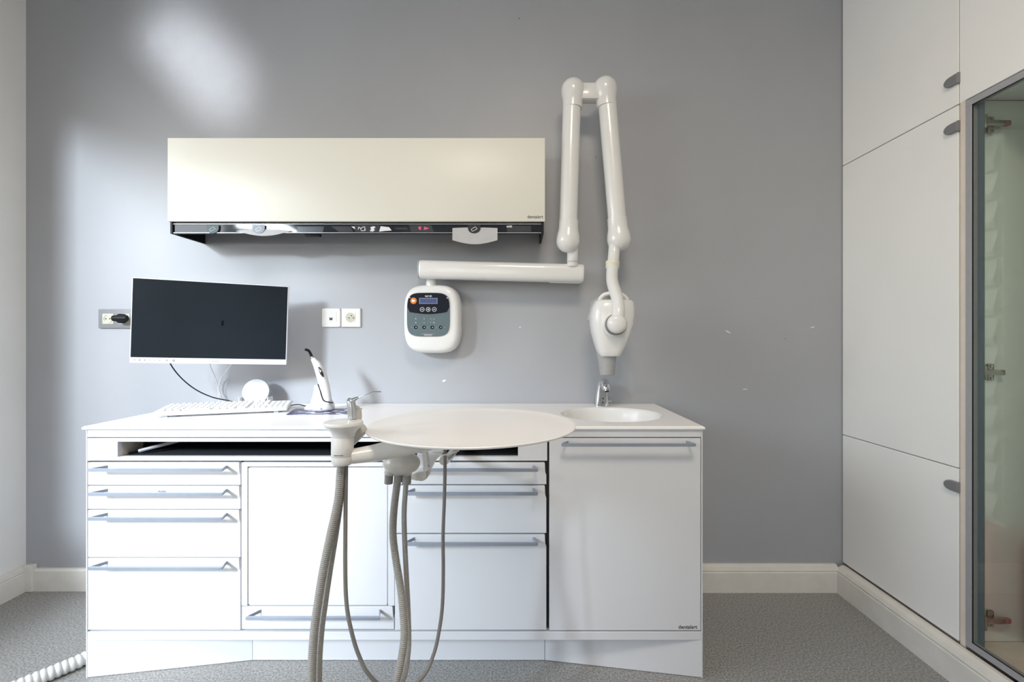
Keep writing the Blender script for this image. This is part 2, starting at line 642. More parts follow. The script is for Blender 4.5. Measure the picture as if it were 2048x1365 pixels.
# ------------------------------------------------------------------ tall cupboards on the right
U1 = thing('tall_cupboard', 'tall white built-in cupboard with three plain doors beside the grey wall', 'cupboard', (1.74, 1.76, 0.0))
b = B(); box(b, XD + 0.021, XR - 0.002, 1.491, YB - 0.002, 0.0, ZC - 0.005)
obj('body', b, 'edge_cream', U1)
DG = 0.0018
for z0, z1, zk in ((1.8695 + DG, ZC - 0.02, 1.954), (0.684 + DG, 1.8695 - DG, 1.798), (0.122, 0.684 - DG, 0.623)):
    b = B(); box(b, XD, XD + 0.019, 1.4955, YB - 0.004, z0, z1, 0.0012, 1)
    dr = obj('door', b, 'cupboard_white', U1)
    b = B()
    # half-round pull with a flat lip, hooked over the door's free edge
    prof = [Vector((XD - 0.001, 1.489 + u, zk + v)) for u, v in
            [(0, -0.017), (0, 0.017)] + [(0.026 + 0.024 * math.sin(t), 0.017 * math.cos(t)) for t in [PI * k / 10 for k in range(11)]]]
    loft(b, [[p + Vector((0.001, 0, 0)) for p in prof], [p - Vector((0.006, 0, 0)) for p in prof],
             [Vector((p.x - 0.010, 1.512 + (p.y - 1.512) * 0.9, zk + (p.z - zk) * 0.86)) for p in prof]])
    box(b, XD - 0.009, XD + 0.012, 1.4885, 1.4905, zk - 0.017, zk + 0.017)
    obj('pull_handle', b, 'knob_grey', dr)

U2 = thing('display_cupboard', 'white cupboard with a metal-framed glass door at the right edge', 'cupboard', (1.74, 1.2, 0.0))
Y2a, Y2b = 0.55, 1.4895      # near and far side of this unit
GX0 = XD
b = B(); box(b, XD + 0.0005, XR - 0.002, 1.4722, Y2b, 0.116, ZC - 0.005)
obj('side_panel', b, 'edge_cream', U2)
b = B(); box(b, XD + 0.022, XR - 0.02, 1.4662, 1.4718, 0.14, 1.866)
obj('inner_lining', b, 'cup_side', U2)
b = B(); box(b, XD + 0.004, XR - 0.002, Y2a, Y2a + 0.018, 0.116, ZC - 0.005)
obj('side_panel', b, 'cupboard_white', U2)
b = B(); box(b, XR - 0.018, XR - 0.002, Y2a + 0.02, 1.466, 0.116, ZC - 0.005)
obj('back_panel', b, 'cupboard_white', U2)
b = B(); box(b, XD + 0.022, XR - 0.02, Y2a + 0.02, 1.466, 0.118, 0.139)
obj('bottom_shelf', b, 'edge_cream', U2)
b = B(); box(b, XD + 0.022, XR - 0.02, Y2a + 0.02, 1.466, 1.868, 1.886)
obj('top_shelf', b, 'cupboard_white', U2)
b = B(); box(b, XD, XD + 0.019, Y2a, 1.4915, 1.8712, ZC - 0.02, 0.0012, 1)
obj('door', b, 'cupboard_white', U2)
# glass door
gy0, gy1, gz0, gz1, gf = Y2a + 0.01, 1.4715, 0.124, 1.8675, 0.021
b = B()
for a in ((gy0, gy1, gz1 - gf, gz1), (gy0, gy1, gz0, gz0 + gf), (gy1 - gf, gy1, gz0 + gf, gz1 - gf), (gy0, gy0 + gf, gz0 + gf, gz1 - gf)):
    box(b, XD - 0.001, XD + 0.019, a[0], a[1], a[2], a[3], 0.0008, 1)
gd = obj('glass_door', b, 'alu_frame', U2)
b = B(); box(b, XD + 0.003, XD + 0.007, gy0 + gf - 0.004, gy1 - gf + 0.004, gz0 + gf - 0.004, gz1 - gf + 0.004)
obj('pane', b, 'door_glass', gd, smooth=False)
b = B()
for a in ((gy0 + gf, gy1 - gf, gz1 - gf - 0.002, gz1 - gf), (gy0 + gf, gy1 - gf, gz0 + gf, gz0 + gf + 0.002), (gy1 - gf - 0.002, gy1 - gf, gz0 + gf, gz1 - gf)):
    box(b, XD - 0.0005, XD + 0.003, *a)
obj('gasket', b, 'gasket', gd, smooth=False)
b = B(); box(b, XD + 0.0195, XD + 0.023, gy1 - gf - 0.017, gy1 - 0.002, gz0, gz1)
obj('inner_profile', b, 'frame_inner', gd, smooth=False)
for zk, red in ((1.103 + (680 - 250) / F * 1.46, True), (1.103 - (745 - 680) / F * 1.46, False), (1.103 - (1238 - 680) / F * 1.46, True)):
    y = 1.466
    b = B()
    box(b, XD + 0.023, XD + 0.030, 1.430, 1.462, zk - 0.022, zk + 0.022, 0.003)      # cup plate on the door
    box(b, XD + 0.026, XD + 0.046, 1.440, 1.452, zk - 0.008, zk + 0.008, 0.004)      # knuckle
    h = obj('hinge', b, 'nickel', gd)
    b = B(); box(b, XD + 0.042, XD + 0.098, 1.442, 1.458, zk - 0.0085, zk + 0.0085, 0.003)
    obj('hinge_arm', b, 'nickel', h)
    b = B(); box(b, XD + 0.056, XD + 0.078, 1.456, y + 0.001, zk - 0.027, zk + 0.027, 0.005)
    obj('mounting_plate', b, 'nickel', h)
    for dz in (-0.02, 0.02):
        b = B(); tube(b, [(XD + 0.067, 1.457, zk + dz), (XD + 0.067, 1.4535, zk + dz)], 0.004, 10)
        obj('screw', b, 'steel', h)
    if red:
        b = B(); box(b, XD + 0.0985, XD + 0.118, 1.443, 1.457, zk - 0.008, zk + 0.008, 0.003)
        obj('hinge_cap', b, 'hinge_red', h)

T = thing('drawer_tower', 'tower of pale plastic storage drawers mirrored in the display cupboard', 'drawers', (1.75, 1.2, 0.475))
b = B(); box(b, 1.62, 1.98, 1.04, 1.405, 0.475, 1.80, 0.004)
obj('body', b, 'tower_white', T)
for k in range(13):
    z = 0.50 + k * 0.098
    b = B()
    ysl = [(0, 0), (0.02, 0), (0.028, 0.02), (0.012, 0.07), (0.012, 0.088), (0, 0.088)]
    loft(b, [[Vector((1.62 - a, 1.05, z + c)) for a, c in ysl], [Vector((1.62 - a, 1.395, z + c)) for a, c in ysl]])
    dd = obj('drawer', b, 'tower_white', T)
    b = B(); box(b, 1.588, 1.594, 1.17, 1.28, z + 0.025, z + 0.055, 0.002)
    obj('label_holder', b, 'tower_label', dd)
P = B(); box(P, 1.57, 1.97, 0.95, 1.415, 0.1395, 0.4745, 0.01)
tag(obj('storage_box', P, 'pink_box'), 'plain pink box mirrored low in the display cupboard', 'box')

# ------------------------------------------------------------------ base cabinets
YF = 1.497            # plane of the drawer fronts
FT = 0.018
MX = [-1.398, -0.898, -0.398, 0.102, 0.602]


def bar_handle(x0, x1, z, parent):
    """flat bow handle: straight bar on two slanting arms"""
    bm = B()
    yb = YF - 0.040
    sec = [(-0.0045, -0.0045), (0.0045, -0.0045), (0.0045, 0.0045), (-0.0045, 0.0045)]

    def ring(x, y, n):
        t = Vector((n[0], n[1], 0))
        return [Vector((x, y, z + s)) + t * q for s, q in sec]
    path = [(x0 + 0.018, YF, (1, 0)), (x0, yb, (0.5, 0.85)), (x1, yb, (-0.5, 0.85)), (x1 - 0.018, YF, (-1, 0))]
    rings = []
    rings.append(ring(x0 + 0.030, YF + 0.001, (-0.8, -0.6)))
    rings.append(ring(x0 + 0.006, yb + 0.002, (-0.45, -0.9)))
    rings.append(ring(x0 + 0.012, yb, (0, -1)))
    rings.append(ring(x1 - 0.012, yb, (0, -1)))
    rings.append(ring(x1 - 0.006, yb + 0.002, (0.45, -0.9)))
    rings.append(ring(x1 - 0.030 + 0.012, YF + 0.001, (0.8, -0.6)))
    loft(bm, rings)
    return obj('handle', bm, 'handle_blue', parent)


def front(x0, x1, z0, z1, parent, name='drawer', notch=True, mt='cab_white'):
    bm = B()
    g = 0.0016
    if notch:
        poly = [(x0 + g, z0), (x1 - g, z0), (x1 - g, z1 - 0.040), (x1 - 0.006, z1 - 0.034), (x1 - 0.006, z1 - 0.003), (x1 - 0.008, z1), (x0 + g, z1)]
    else:
        poly = [(x0 + g, z0), (x1 - g, z0), (x1 - g, z1), (x0 + g, z1)]
    ysolid(bm, poly, YF, YF + FT)
    bmesh.ops.bevel(bm, geom=[e for e in bm.edges if all(abs(v.co.y - YF) < 1e-6 for v in e.verts)], offset=0.001, segments=1, affect='EDGES')
    return obj(name, bm, mt, parent)


def zf(py):
    return H - (py - VPY) / 614.0


UA = thing('drawer_cabinet', 'white cabinet with four bar-handled drawers at the left end', 'cabinet', (-1.148, 1.76, 0.15), 'white drawer cabinets under the worktop')
b = B(); box(b, MX[0] + 0.0005, MX[1] - 0.0005, YF + FT + 0.002, YB - 0.02, 0.1515, 0.7075)
obj('body', b, 'gap_shade', UA)
b = B(); box(b, -1.4025, MX[0] - 0.0003, YF - 0.0005, YB - 0.001, 0.0, 0.811, 0.0006, 1)
obj('end_panel', b, 'cab_white', UA)
for z1, z0 in ((926, 971), (973, 1019), (1021, 1115.5), (1117.5, 1261)):
    d = front(MX[0], MX[1], zf(z0), zf(z1), UA)
    bar_handle(MX[0] + 0.036, MX[1] - 0.030, zf(z1) - 0.013, d)
    if z1 == 973:
        text('lettering', 'FRAISES', 0.026, (316 - VPX) / 614, YF, zf(985.2), 'print_black', d, depth=0.0003, heavy=0.01)

UB = thing('flap_cabinet', 'white cabinet with a framed flap door above one shallow drawer', 'cabinet', (-0.648, 1.76, 0.15))
b = B(); box(b, MX[1] + 0.0005, MX[2] - 0.0005, YF + FT + 0.002, YB - 0.02, 0.1515, 0.7075)
obj('body', b, 'gap_shade', UB)
x0, x1 = (483 - VPX) / 614, (789 - VPX) / 614
fx0, fx1 = (494.5 - VPX) / 614, (776 - VPX) / 614
b = B()
box(b, x0, fx0, YF, YF + FT, zf(1212.5), zf(926), 0.0008, 1)
box(b, fx1, x1, YF, YF + FT, zf(1212.5), zf(926), 0.0008, 1)
box(b, fx0, fx1, YF, YF + FT, zf(934), zf(926), 0.0008, 1)
obj('door_frame', b, 'cab_white', UB)
b = B()
ysolid(b, rrect(fx0 + 0.0022, fx1 - 0.0016, zf(1212.2), zf(936), 0.006, 4), YF + 0.001, YF + FT)
bmesh.ops.bevel(b, geom=[e for e in b.edges if all(abs(v.co.y - YF - 0.001) < 1e-6 for v in e.verts)], offset=0.002, segments=2, affect='EDGES')
obj('flap_door', b, 'cab_white', UB)
d = front(x0 - 0.001, x1, zf(1259.5), zf(1214.5), UB)
bar_handle(MX[1] + 0.036, MX[2] - 0.030, zf(1214.5) - 0.013, d)

UC = thing('drawer_cabinet', 'white cabinet with three bar-handled drawers beneath the round tray', 'cabinet', (-0.148, 1.76, 0.15), 'white drawer cabinets under the worktop')
b = B(); box(b, MX[2] + 0.0005, MX[3] - 0.0005, YF + FT + 0.002, YB - 0.02, 0.1515, 0.7075)
obj('body', b, 'gap_shade', UC)
for z1, z0 in ((926, 969.5), (972, 1067), (1070, 1261)):
    d = front(MX[2], MX[3] - 0.003, zf(z0), zf(z1), UC)
    bar_handle(MX[2] + 0.036, MX[3] - 0.030, zf(z1) - 0.013, d)

UD = thing('sink_cabinet', 'white cabinet with one tall bar-handled door under the basin', 'cabinet', (0.352, 1.76, 0.15))
b = B()
for a in ((MX[3] + 0.0005, MX[3] + 0.016, YF + FT + 0.002, YB - 0.02, 0.1515, 0.784), (MX[4] - 0.016, MX[4] - 0.0005, YF + FT + 0.002, YB - 0.02, 0.1515, 0.784),
          (MX[3] + 0.016, MX[4] - 0.016, YB - 0.03, YB - 0.02, 0.1515, 0.784), (MX[3] + 0.016, MX[4] - 0.016, YF + FT + 0.002, YB - 0.03, 0.1515, 0.168)):
    box(b, *a)
obj('body', b, 'gap_shade', UD)
b = B(); box(b, MX[4] + 0.0003, 0.6065, YF - 0.0005, YB - 0.001, 0.0, 0.811, 0.0006, 1)
obj('end_panel', b, 'cab_white', UD)
d = front(MX[3] + 0.0035, MX[4] - 0.0005, zf(1262), zf(877), UD, 'door', notch=False)
bar_handle(MX[3] + 0.036, MX[4] - 0.030, zf(877) - 0.013, d)
text('lettering', 'dentalart', 0.061, (1357 - VPX) / 614, YF, zf(1258.3), 'print_black', d, heavy=0.012)

# open slot running over three units
US = thing('slot_compartment', 'long white compartment with an open slot above the drawers', 'compartment', (-0.648, 1.76, 0.709))
sx0, sx1, sz0, sz1 = (235 - VPX) / 614, (1036 - VPX) / 614, zf(914.5), zf(884)
b = B()
zt, zb_ = zf(877), zf(922)
o_ = [(MX[0] + 0.0012, zb_), (MX[3] - 0.002, zb_), (MX[3] - 0.002, zt), (MX[0] + 0.0012, zt)]
i_ = [(sx0, sz0), (sx1, sz0), (sx1, sz1), (sx0, sz1)]
loft(b, [[Vector((x, YF + FT, z)) for x, z in o_], [Vector((x, YF, z)) for x, z in o_], [Vector((x, YF, z)) for x, z in i_], [Vector((x, YF + FT, z)) for x, z in i_]], closed=True)
obj('front_panel', b, 'cab_white', US)
b = B(); box(b, sx0 - 0.004, sx0 - 0.0004, YF + FT, 1.60, sz0 - 0.004, sz1 + 0.002)
obj('side_lining', b, 'edge_cream', US)
b = B(); box(b, sx0, sx1, YF + FT, 2.0, sz0 - 0.004, sz0 - 0.0004)
obj('floor_panel', b, 'dark_plate', US)
b = B(); box(b, MX[0] + 0.002, MX[3] - 0.002, 1.99, 2.0, sz0, sz1 + 0.01)
obj('back_panel', b, 'black', US)  # black back, top and dark floor put the slot's inner shade into colour
b = B(); box(b, MX[0] + 0.002, MX[3] - 0.002, YF + FT, 1.99, sz1 + 0.006, sz1 + 0.010)
obj('top_panel', b, 'black', US)
b = B()
tube(b, [(-1.262, 1.535, sz0 + 0.010), (-1.09, 1.62, sz1 + 0.003)], 0.006, 8)
obj('guide_rail', b, 'alu_frame', US)
b = B()
tube(b, [(-1.29, 1.53, sz0 + 0.004), (-1.24, 1.60, sz0 + 0.010), (-1.10, 1.75, sz0 + 0.014)], 0.003, 8)
obj('cable', b, 'black', US)

# plinth: a rail over three panels, the outer two slanting back
PL = thing('plinth', 'white recessed plinth with slanting end panels under the cabinets', 'plinth', (-0.398, 1.75, 0.0))
b = B(); box(b, MX[0] + 0.0003, MX[4] - 0.0003, YF, YB - 0.02, 0.124, 0.1505, 0.0008, 1)
obj('rail', b, 'cab_white', PL)
yp = 1.579
for x0, y0, x1, y1 in ((MX[0], YF + 0.0005, -0.908, yp), (-0.9065, yp, 0.0965, yp), (0.098, yp, MX[4], YF + 0.0005)):
    b = B()
    n = Vector((-(y1 - y0), x1 - x0)).normalized() * 0.014
    q = [(x0, y0), (x1, y1), (x1 + n.x, y1 + n.y), (x0 + n.x, y0 + n.y)]
    loft(b, [[Vector((x, y, 0.002)) for x, y in q], [Vector((x, y, 0.1238)) for x, y in q]])
    obj('panel', b, 'cab_white', PL)

# worktop with moulded basin
WT = thing('worktop', 'continuous white solid-surface worktop with moulded oval basin', 'worktop', (-0.4, 1.76, 0.785))
wx0, wx1, wy0, wy1 = -1.4095, 0.6115, 1.4885, YB - 0.001
cx, cy, rx, ry = 0.358, 1.744, 0.184, 0.168
ang = [2 * PI * k / 96 for k in range(96)]
ang += [math.atan2(y - cy, x - cx) % (2 * PI) for x in (wx0, wx1) for y in (wy0, wy1)]
ang = sorted(ang)


def rect_pt(a, ins):
    c, s = math.cos(a), math.sin(a)
    t = min(((wx1 - cx) if c > 0 else (wx0 - cx)) / c if abs(c) > 1e-9 else 1e9, ((wy1 - cy) if s > 0 else (wy0 - cy)) / s if abs(s) > 1e-9 else 1e9)
    x, y = cx + c * t, cy + s * t
    return min(max(x, wx0 + ins), wx1 - ins), min(max(y, wy0 + ins), wy1 - ins)


def oval(f, z):
    return [Vector((cx + rx * f * math.cos(a), cy + ry * f * math.sin(a), z)) for a in ang]


ZT = 0.822
b = B()
rings = [[Vector((*rect_pt(a, 0.02), 0.812)) for a in ang],
         [Vector((*rect_pt(a, 0.0005), 0.812)) for a in ang],
         [Vector((*rect_pt(a, 0.0), 0.8135)) for a in ang],
         [Vector((*rect_pt(a, 0.0005), 0.8185)) for a in ang],
         [Vector((*rect_pt(a, 0.005), ZT)) for a in ang],
         oval(1.05, ZT)]
loft(b, rings, False, False)
obj('slab', b, 'solid_white', WT, angle=20)
b = B()
loft(b, [oval(f, z) for f, z in ((1.05, ZT), (1.02, ZT - 0.0008), (1.0, ZT - 0.003), (0.98, ZT - 0.010), (0.955, ZT - 0.03), (0.90, ZT - 0.06), (0.80, ZT - 0.088), (0.62, ZT - 0.108), (0.38, ZT - 0.118), (0.12, ZT - 0.121))], False, True)
basin = obj('basin', b, 'sink_white', WT, angle=70)
b = B(); lathe(b, (cx, cy, 0), [(0.026, ZT - 0.1215), (0.026, ZT - 0.117), (0.018, ZT - 0.1165)], 24)
obj('drain', b, 'chrome', basin)
b = B(); box(b, MX[0] + 0.0003, MX[4] - 0.0003, YF, YF + FT, 0.7855, 0.8118, 0.0008, 1)
obj('apron', b, 'cab_white', WT)

# ------------------------------------------------------------------ sensor tap
FA = thing('sensor_tap', 'chrome sensor tap standing behind the basin', 'tap', (0.362, 1.955, ZT))
fx, fy = 0.362, 1.956
b = B()
rings = []
for z, w, dp, oy in ((0.0, 0.031, 0.026, 0), (0.012, 0.030, 0.026, 0), (0.05, 0.027, 0.025, 0), (0.085, 0.0245, 0.025, -0.004), (0.098, 0.022, 0.026, -0.010), (0.108, 0.017, 0.022, -0.016), (0.114, 0.010, 0.014, -0.018), (0.116, 0.002, 0.004, -0.018)):
    rings.append([Vector((fx + x + 0.004 * (z > 0.08), fy + y + oy, ZT + z)) for x, y in sup(0, 0, w, dp, 28, 2.8)])
loft(b, rings)
obj('body', b, 'chrome', FA, angle=60)
b = B()
tube(b, catmull([Vector((fx + 0.005, fy - 0.004, ZT + 0.092)), Vector((fx + 0.007, fy - 0.030, ZT + 0.096)), Vector((fx + 0.009, fy - 0.052, ZT + 0.088)), Vector((fx + 0.010, fy - 0.061, ZT + 0.074))], 6), [0.021] * 7 + [0.0205 - 0.0003 * k for k in range(11)] + [0.0165], 22)
sp = obj('spout', b, 'chrome', FA, angle=60)
b = B()
tube(b, [(fx + 0.010, fy - 0.0605, ZT + 0.075), (fx + 0.0105, fy - 0.064, ZT + 0.0685)], [0.0125, 0.0115], 18)
ar = obj('aerator', b, 'steel', sp)
b = B()
tube(b, [(fx + 0.0104, fy - 0.0638, ZT + 0.0688), (fx + 0.0106, fy - 0.0645, ZT + 0.0676)], [0.0085, 0.0085], 16)
obj('outlet', b, 'print_black', sp)
b = B(); ysolid(b, sup(fx + 0.001, ZT + 0.040, 0.015, 0.034, 28, 3.5), fy - 0.0285, fy - 0.02)
pl = obj('sensor_plate', b, 'steel', FA)
for dz in (0.018, 0.034):
    b = B(); ysolid(b, disc(fx + 0.001, ZT + dz, 0.0033, 12), fy - 0.0293, fy - 0.027)
    obj('sensor_eye', b, 'print_black', pl, smooth=False)
b = B(); tube(b, [(fx + 0.024, fy - 0.005, ZT + 0.022), (fx + 0.040, fy - 0.005, ZT + 0.022)], 0.006, 14)
obj('mixer_knob', b, 'chrome', FA)

# ------------------------------------------------------------------ wall cabinet with dispensers
WC = thing('wall_cabinet', 'cream glossy wall cabinet with a black dispenser strip below', 'wall cabinet', (-0.637, 1.93, 1.53))
YW = 1.827
cx0, cx1 = -1.3876, 0.1133


def zw(py):
    return H - (py - VPY) / F * YW


b = B(); box(b, cx0, cx1, YW, YW + 0.019, zw(442.8), zw(276), 0.0015, 2)
dr = obj('flap_door', b, 'cream_gloss', WC)
text('lettering', 'dentalart', 0.062, 0.0437, YW, zw(436.8), 'print_black', dr, heavy=0.005)
b = B(); box(b, cx0 + 0.004, cx1 - 0.004, YW + 0.021, YB - 0.001, zw(444) + 0.004, zw(276) - 0.002)
obj('body', b, 'cream_gloss', WC)
zs0 = 1.527
for xa, xb in ((cx0 + 0.0045, cx0 + 0.0135), (cx1 - 0.0135, cx1 - 0.0045)):
    b = B(); box(b, xa, xb, YW + 0.008, YB - 0.001, zs0, zw(444) + 0.003, 0.0006, 1)
    obj('side_bracket', b, 'black', WC)
xs0, xs1 = cx0 + 0.0145, cx1 - 0.0145
ys = YW + 0.012
b = B(); box(b, xs0, xs1, ys + 0.003, ys + 0.006, zs0 + 0.004, 1.5665)
st = obj('glass_strip', b, 'strip_glass', WC)
for z in (1.5655, zs0 + 0.0035):
    b = B(); box(b, xs0, xs1, ys - 0.001, ys + 0.006, z, z + 0.0022)
    obj('edge_rail', b, 'alu', WC)
b = B(); box(b, xs0, xs1, ys, ys + 0.007, zs0, zs0 + 0.0033)
obj('bottom_lip', b, 'black', WC)
b = B(); box(b, xs0, xs1, ys + 0.012, YB - 0.001, 1.569, 1.573)
obj('underside_panel', b, 'black', WC)


def sx(px):
    return (px - VPX) / F * ys


def sz(py):
    return H - (py - VPY) / F * ys


yi = ys + 0.0022     # printed marks and tabs lie on the strip


def flat(poly_px, material, name, parent, y0=None, t=0.0006):
    b = B(); y0 = yi if y0 is None else y0
    ysolid(b, [(sx(x), sz(y)) for x, y in poly_px], y0, y0 + t)
    return obj(name, b, material, parent, smooth=False)


def tab(pxc, material, w=12.5):
    pts = [(pxc - w, 450.5)] + [(pxc - w * math.cos(t), 457 + 10.5 * math.sin(t)) for t in [PI * k / 14 for k in range(15)]] + [(pxc + w, 450.5)]
    return flat(pts, material, 'dispenser_tab', WC, ys - 0.0042, 0.003)


def line_px(bm, pts, w, y0, t=0.0004):
    for (xa, ya), (xb, yb) in zip(pts, pts[1:]):
        d = Vector((xb - xa, yb - ya)).normalized()
        n = Vector((-d.y, d.x)) * w / 2
        q = [(xa + n.x, ya + n.y), (xb + n.x, yb + n.y), (xb - n.x, yb - n.y), (xa - n.x, ya - n.y)]
        ysolid(bm, [(sx(x), sz(y)) for x, y in q], y0, y0 + t)


for pxc, mt, lm in ((426, 'panel_slate', 'print_pale'), (518, 'tab_blue', 'print_white'), (948.5, 'dark_tab', 'print_white')):
    tb = tab(pxc, mt)
    b = B()
    line_px(b, [(pxc - 6, 459.5), (pxc - 2, 457), (pxc + 2, 454.5), (pxc + 6, 458.2), (pxc + 1, 461.5), (pxc - 4, 463.5), (pxc - 6, 459.5)], 0.9, ys - 0.0046)
    obj('icon', b, lm, tb, smooth=False)
# dark plates of the glove and mask slots
for poly in ([(593, 453), (648, 453), (645, 464.5), (596, 464.5)], [(662, 453), (700, 453), (706, 464), (678, 464)], [(708, 450), (760, 450), (757, 464.5), (710, 464.5)],
             [(788, 455), (812, 455), (816, 459), (792, 459)], [(818, 450), (862, 450), (868, 464), (822, 464)], [(1014, 452), (1062, 452), (1062, 464), (1014, 464)]):
    flat(poly, 'dark_plate', 'slot_plate', WC)
yj = yi - 0.0006
for poly in ([(702, 453), (709, 453.5), (709.5, 458.5)], [(758, 463.5), (761, 452.5), (778, 454.5), (783, 461), (770, 462)], [(740, 455), (746, 452.5), (751, 454), (747, 458.5), (750, 460), (745, 463.5), (739, 462), (742, 458.5)]):
    flat(poly, 'print_white', 'printed_mark', WC, yj)
b = B()
line_px(b, [(716, 459), (717, 454), (721, 457), (724, 455), (729, 453.5), (730, 458), (730, 461.5)], 1.1, yj)
line_px(b, [(721, 457.5), (722.5, 461.5), (728.5, 461.5), (729.5, 456.5)], 1.0, yj)
obj('mask_icon', b, 'print_white', WC, smooth=False)
for poly in ([(836, 453.5), (842, 453), (841.5, 459.5), (838, 459.5)], [(848, 453.5), (853, 454.8), (858.5, 456.7), (853, 458.5), (847.5, 459.6)]):
    flat(poly, 'print_pink', 'glove_mark', WC, yj)
flat([(1013, 451.5), (1024, 450.8), (1024, 455), (1013, 455)], 'tissue', 'swab', WC, yj)


def sheet(pts_px, label, y0, th=0.0008, bow=0.006):
    b = B()
    n = len(pts_px)
    top, bot = pts_px
    rows = 6
    g = []
    for r in range(rows + 1):
        t = r / rows
        row = []
        for (xa, ya), (xb, yb) in zip(top, bot):
            x, y = xa + (xb - xa) * t, ya + (yb - ya) * t
            row.append(Vector((sx(x), y0 - bow * math.sin(PI * t * 0.6), sz(y))))
        g.append(row)
    v0 = [[b.verts.new(p) for p in row] for row in g]
    v1 = [[b.verts.new(p + Vector((0, th, 0))) for p in row] for row in g]
    m = len(g[0])
    for r in range(rows):
        for k in range(m - 1):
            b.faces.new((v0[r][k], v0[r][k + 1], v0[r + 1][k + 1], v0[r + 1][k]))
            b.faces.new((v1[r][k], v1[r + 1][k], v1[r + 1][k + 1], v1[r][k + 1]))
    ring0 = v0[0] + [v0[r][-1] for r in range(1, rows + 1)] + list(reversed(v0[-1]))[1:] + [v0[r][0] for r in range(rows - 1, 0, -1)]
    ring1 = v1[0] + [v1[r][-1] for r in range(1, rows + 1)] + list(reversed(v1[-1]))[1:] + [v1[r][0] for r in range(rows - 1, 0, -1)]
    for k in range(len(ring0)):
        a = (ring0[k], ring0[(k + 1) % len(ring0)], ring1[(k + 1) % len(ring1)], ring1[k])
        try:
            b.faces.new(a)
        except ValueError:
            pass
    return tag(obj('paper_napkin', b, 'tissue'), label, 'napkin', 'napkins hanging from the dispenser strip')


N = 13
top = [(905 + 90 * k / (N - 1), 456.5 - 1.2 * math.sin(PI * k / (N - 1))) for k in range(N)]
bot = [(905 + 90 * k / (N - 1), 481 + 8.2 * math.sin(PI * k / (N - 1))) for k in range(N)]
sheet((top, bot), 'pale napkin hanging well below the black strip near its right end', ys - 0.0012, bow=0.003)
top = [(472 + 112 * k / (N - 1), 462.5 - 3.5 * math.sin(PI * k / (N - 1)) ** 0.7) for k in range(N)]
bot = [(472 + 112 * k / (N - 1), 463 + 9.5 * math.sin(PI * k / (N - 1)) ** 1.2) for k in range(N)]
sheet((top, bot), 'curved translucent napkin peeking from the left half of the black strip', ys - 0.0012, bow=0.001)
b = B(); box(b, sx(607), sx(637), ys + 0.008, ys + 0.03, sz(471.5), sz(466), 0.002)
obj('release_catch', b, 'black', WC)

# ------------------------------------------------------------------ wall x-ray unit
XU = thing('dental_xray_unit', 'white wall-mounted dental x-ray unit with folded scissor arm', 'x-ray unit', (-0.358, YB, 1.05))
bx, bz, ba, bb = -0.3575, 1.192, 0.122, 0.147
b = B()
rings = []
for y, f, sh in ((2.0295, 0.93, 0), (2.010, 0.985, 0), (1.985, 1.0, 0), (1.955, 0.985, 0), (1.940, 0.955, 0.0), (1.931, 0.915, 0), (1.927, 0.86, 0), (1.925, 0.80, 0.001)):
    rings.append([Vector((x, y, z)) for x, z in sup(bx - sh, bz + sh * 4, ba * f, bb * f, 56, 3.6)])
loft(b, rings)
cb = obj('control_box', b, 'xray_white', XU, angle=50)
px_, pz_ = -0.3685, 1.2085
yq = 1.9205
b = B(); ysolid(b, sup(px_, pz_, 0.0895, 0.0915, 56, 4.5), yq, 1.927)
pn = obj('keypad', b, 'panel_slate', cb)
b = B()
up = [(x, z) for x, z in sup(px_, pz_, 0.0875, 0.0895, 72, 4.5) if z >= pz_ + 0.012]
arc = [(px_ - 0.086 + 0.172 * k / 20, pz_ + 0.012 - 0.010 * math.sin(PI * k / 20)) for k in range(21)]
up = sorted(up, key=lambda p: math.atan2(p[1] - pz_, p[0] - px_))
ysolid(b, up + arc[1:-1], yq - 0.0012, yq)
dk = obj('display_panel', b, 'panel_navy', cb)


def kx(u):      # pixel of the 100 x 105 px crop that starts at photo (805, 575)
    return (805 + u / 13.0 - VPX) / F * yq


def kz(v):
    return H - (575 + v / 13.0 - VPY) / F * yq


y1 = yq - 0.0012
b = B(); ysolid(b, [(kx(438), kz(430)), (kx(910), kz(430)), (kx(910), kz(280)), (kx(438), kz(280))], y1 - 0.0006, y1 + 0.0002)
lf = obj('lcd_frame', b, 'lcd_frame', cb)
b = B(); ysolid(b, [(kx(452), kz(418)), (kx(896), kz(418)), (kx(896), kz(292)), (kx(452), kz(292))], y1 - 0.0010, y1 - 0.0004)
obj('lcd_screen', b, 'lcd', lf, smooth=False)
b = B(); ysolid(b, disc(kx(290), kz(352), 0.0133, 28), y1 - 0.002, y1 + 0.0002)
ob = obj('start_button', b, 'orange', cb)
b = B(); ysolid(b, [(kx(250), kz(385)), (kx(250), kz(320)), (kx(300), kz(328)), (kx(340), kz(352)), (kx(300), kz(378))], y1 - 0.0026, y1 - 0.0018)
obj('icon', b, 'print_white', ob, smooth=False)
text('lettering', 'vatech', 0.0290, kx(582), y1, kz(250), 'print_white', cb, depth=0.0003, heavy=0.03)
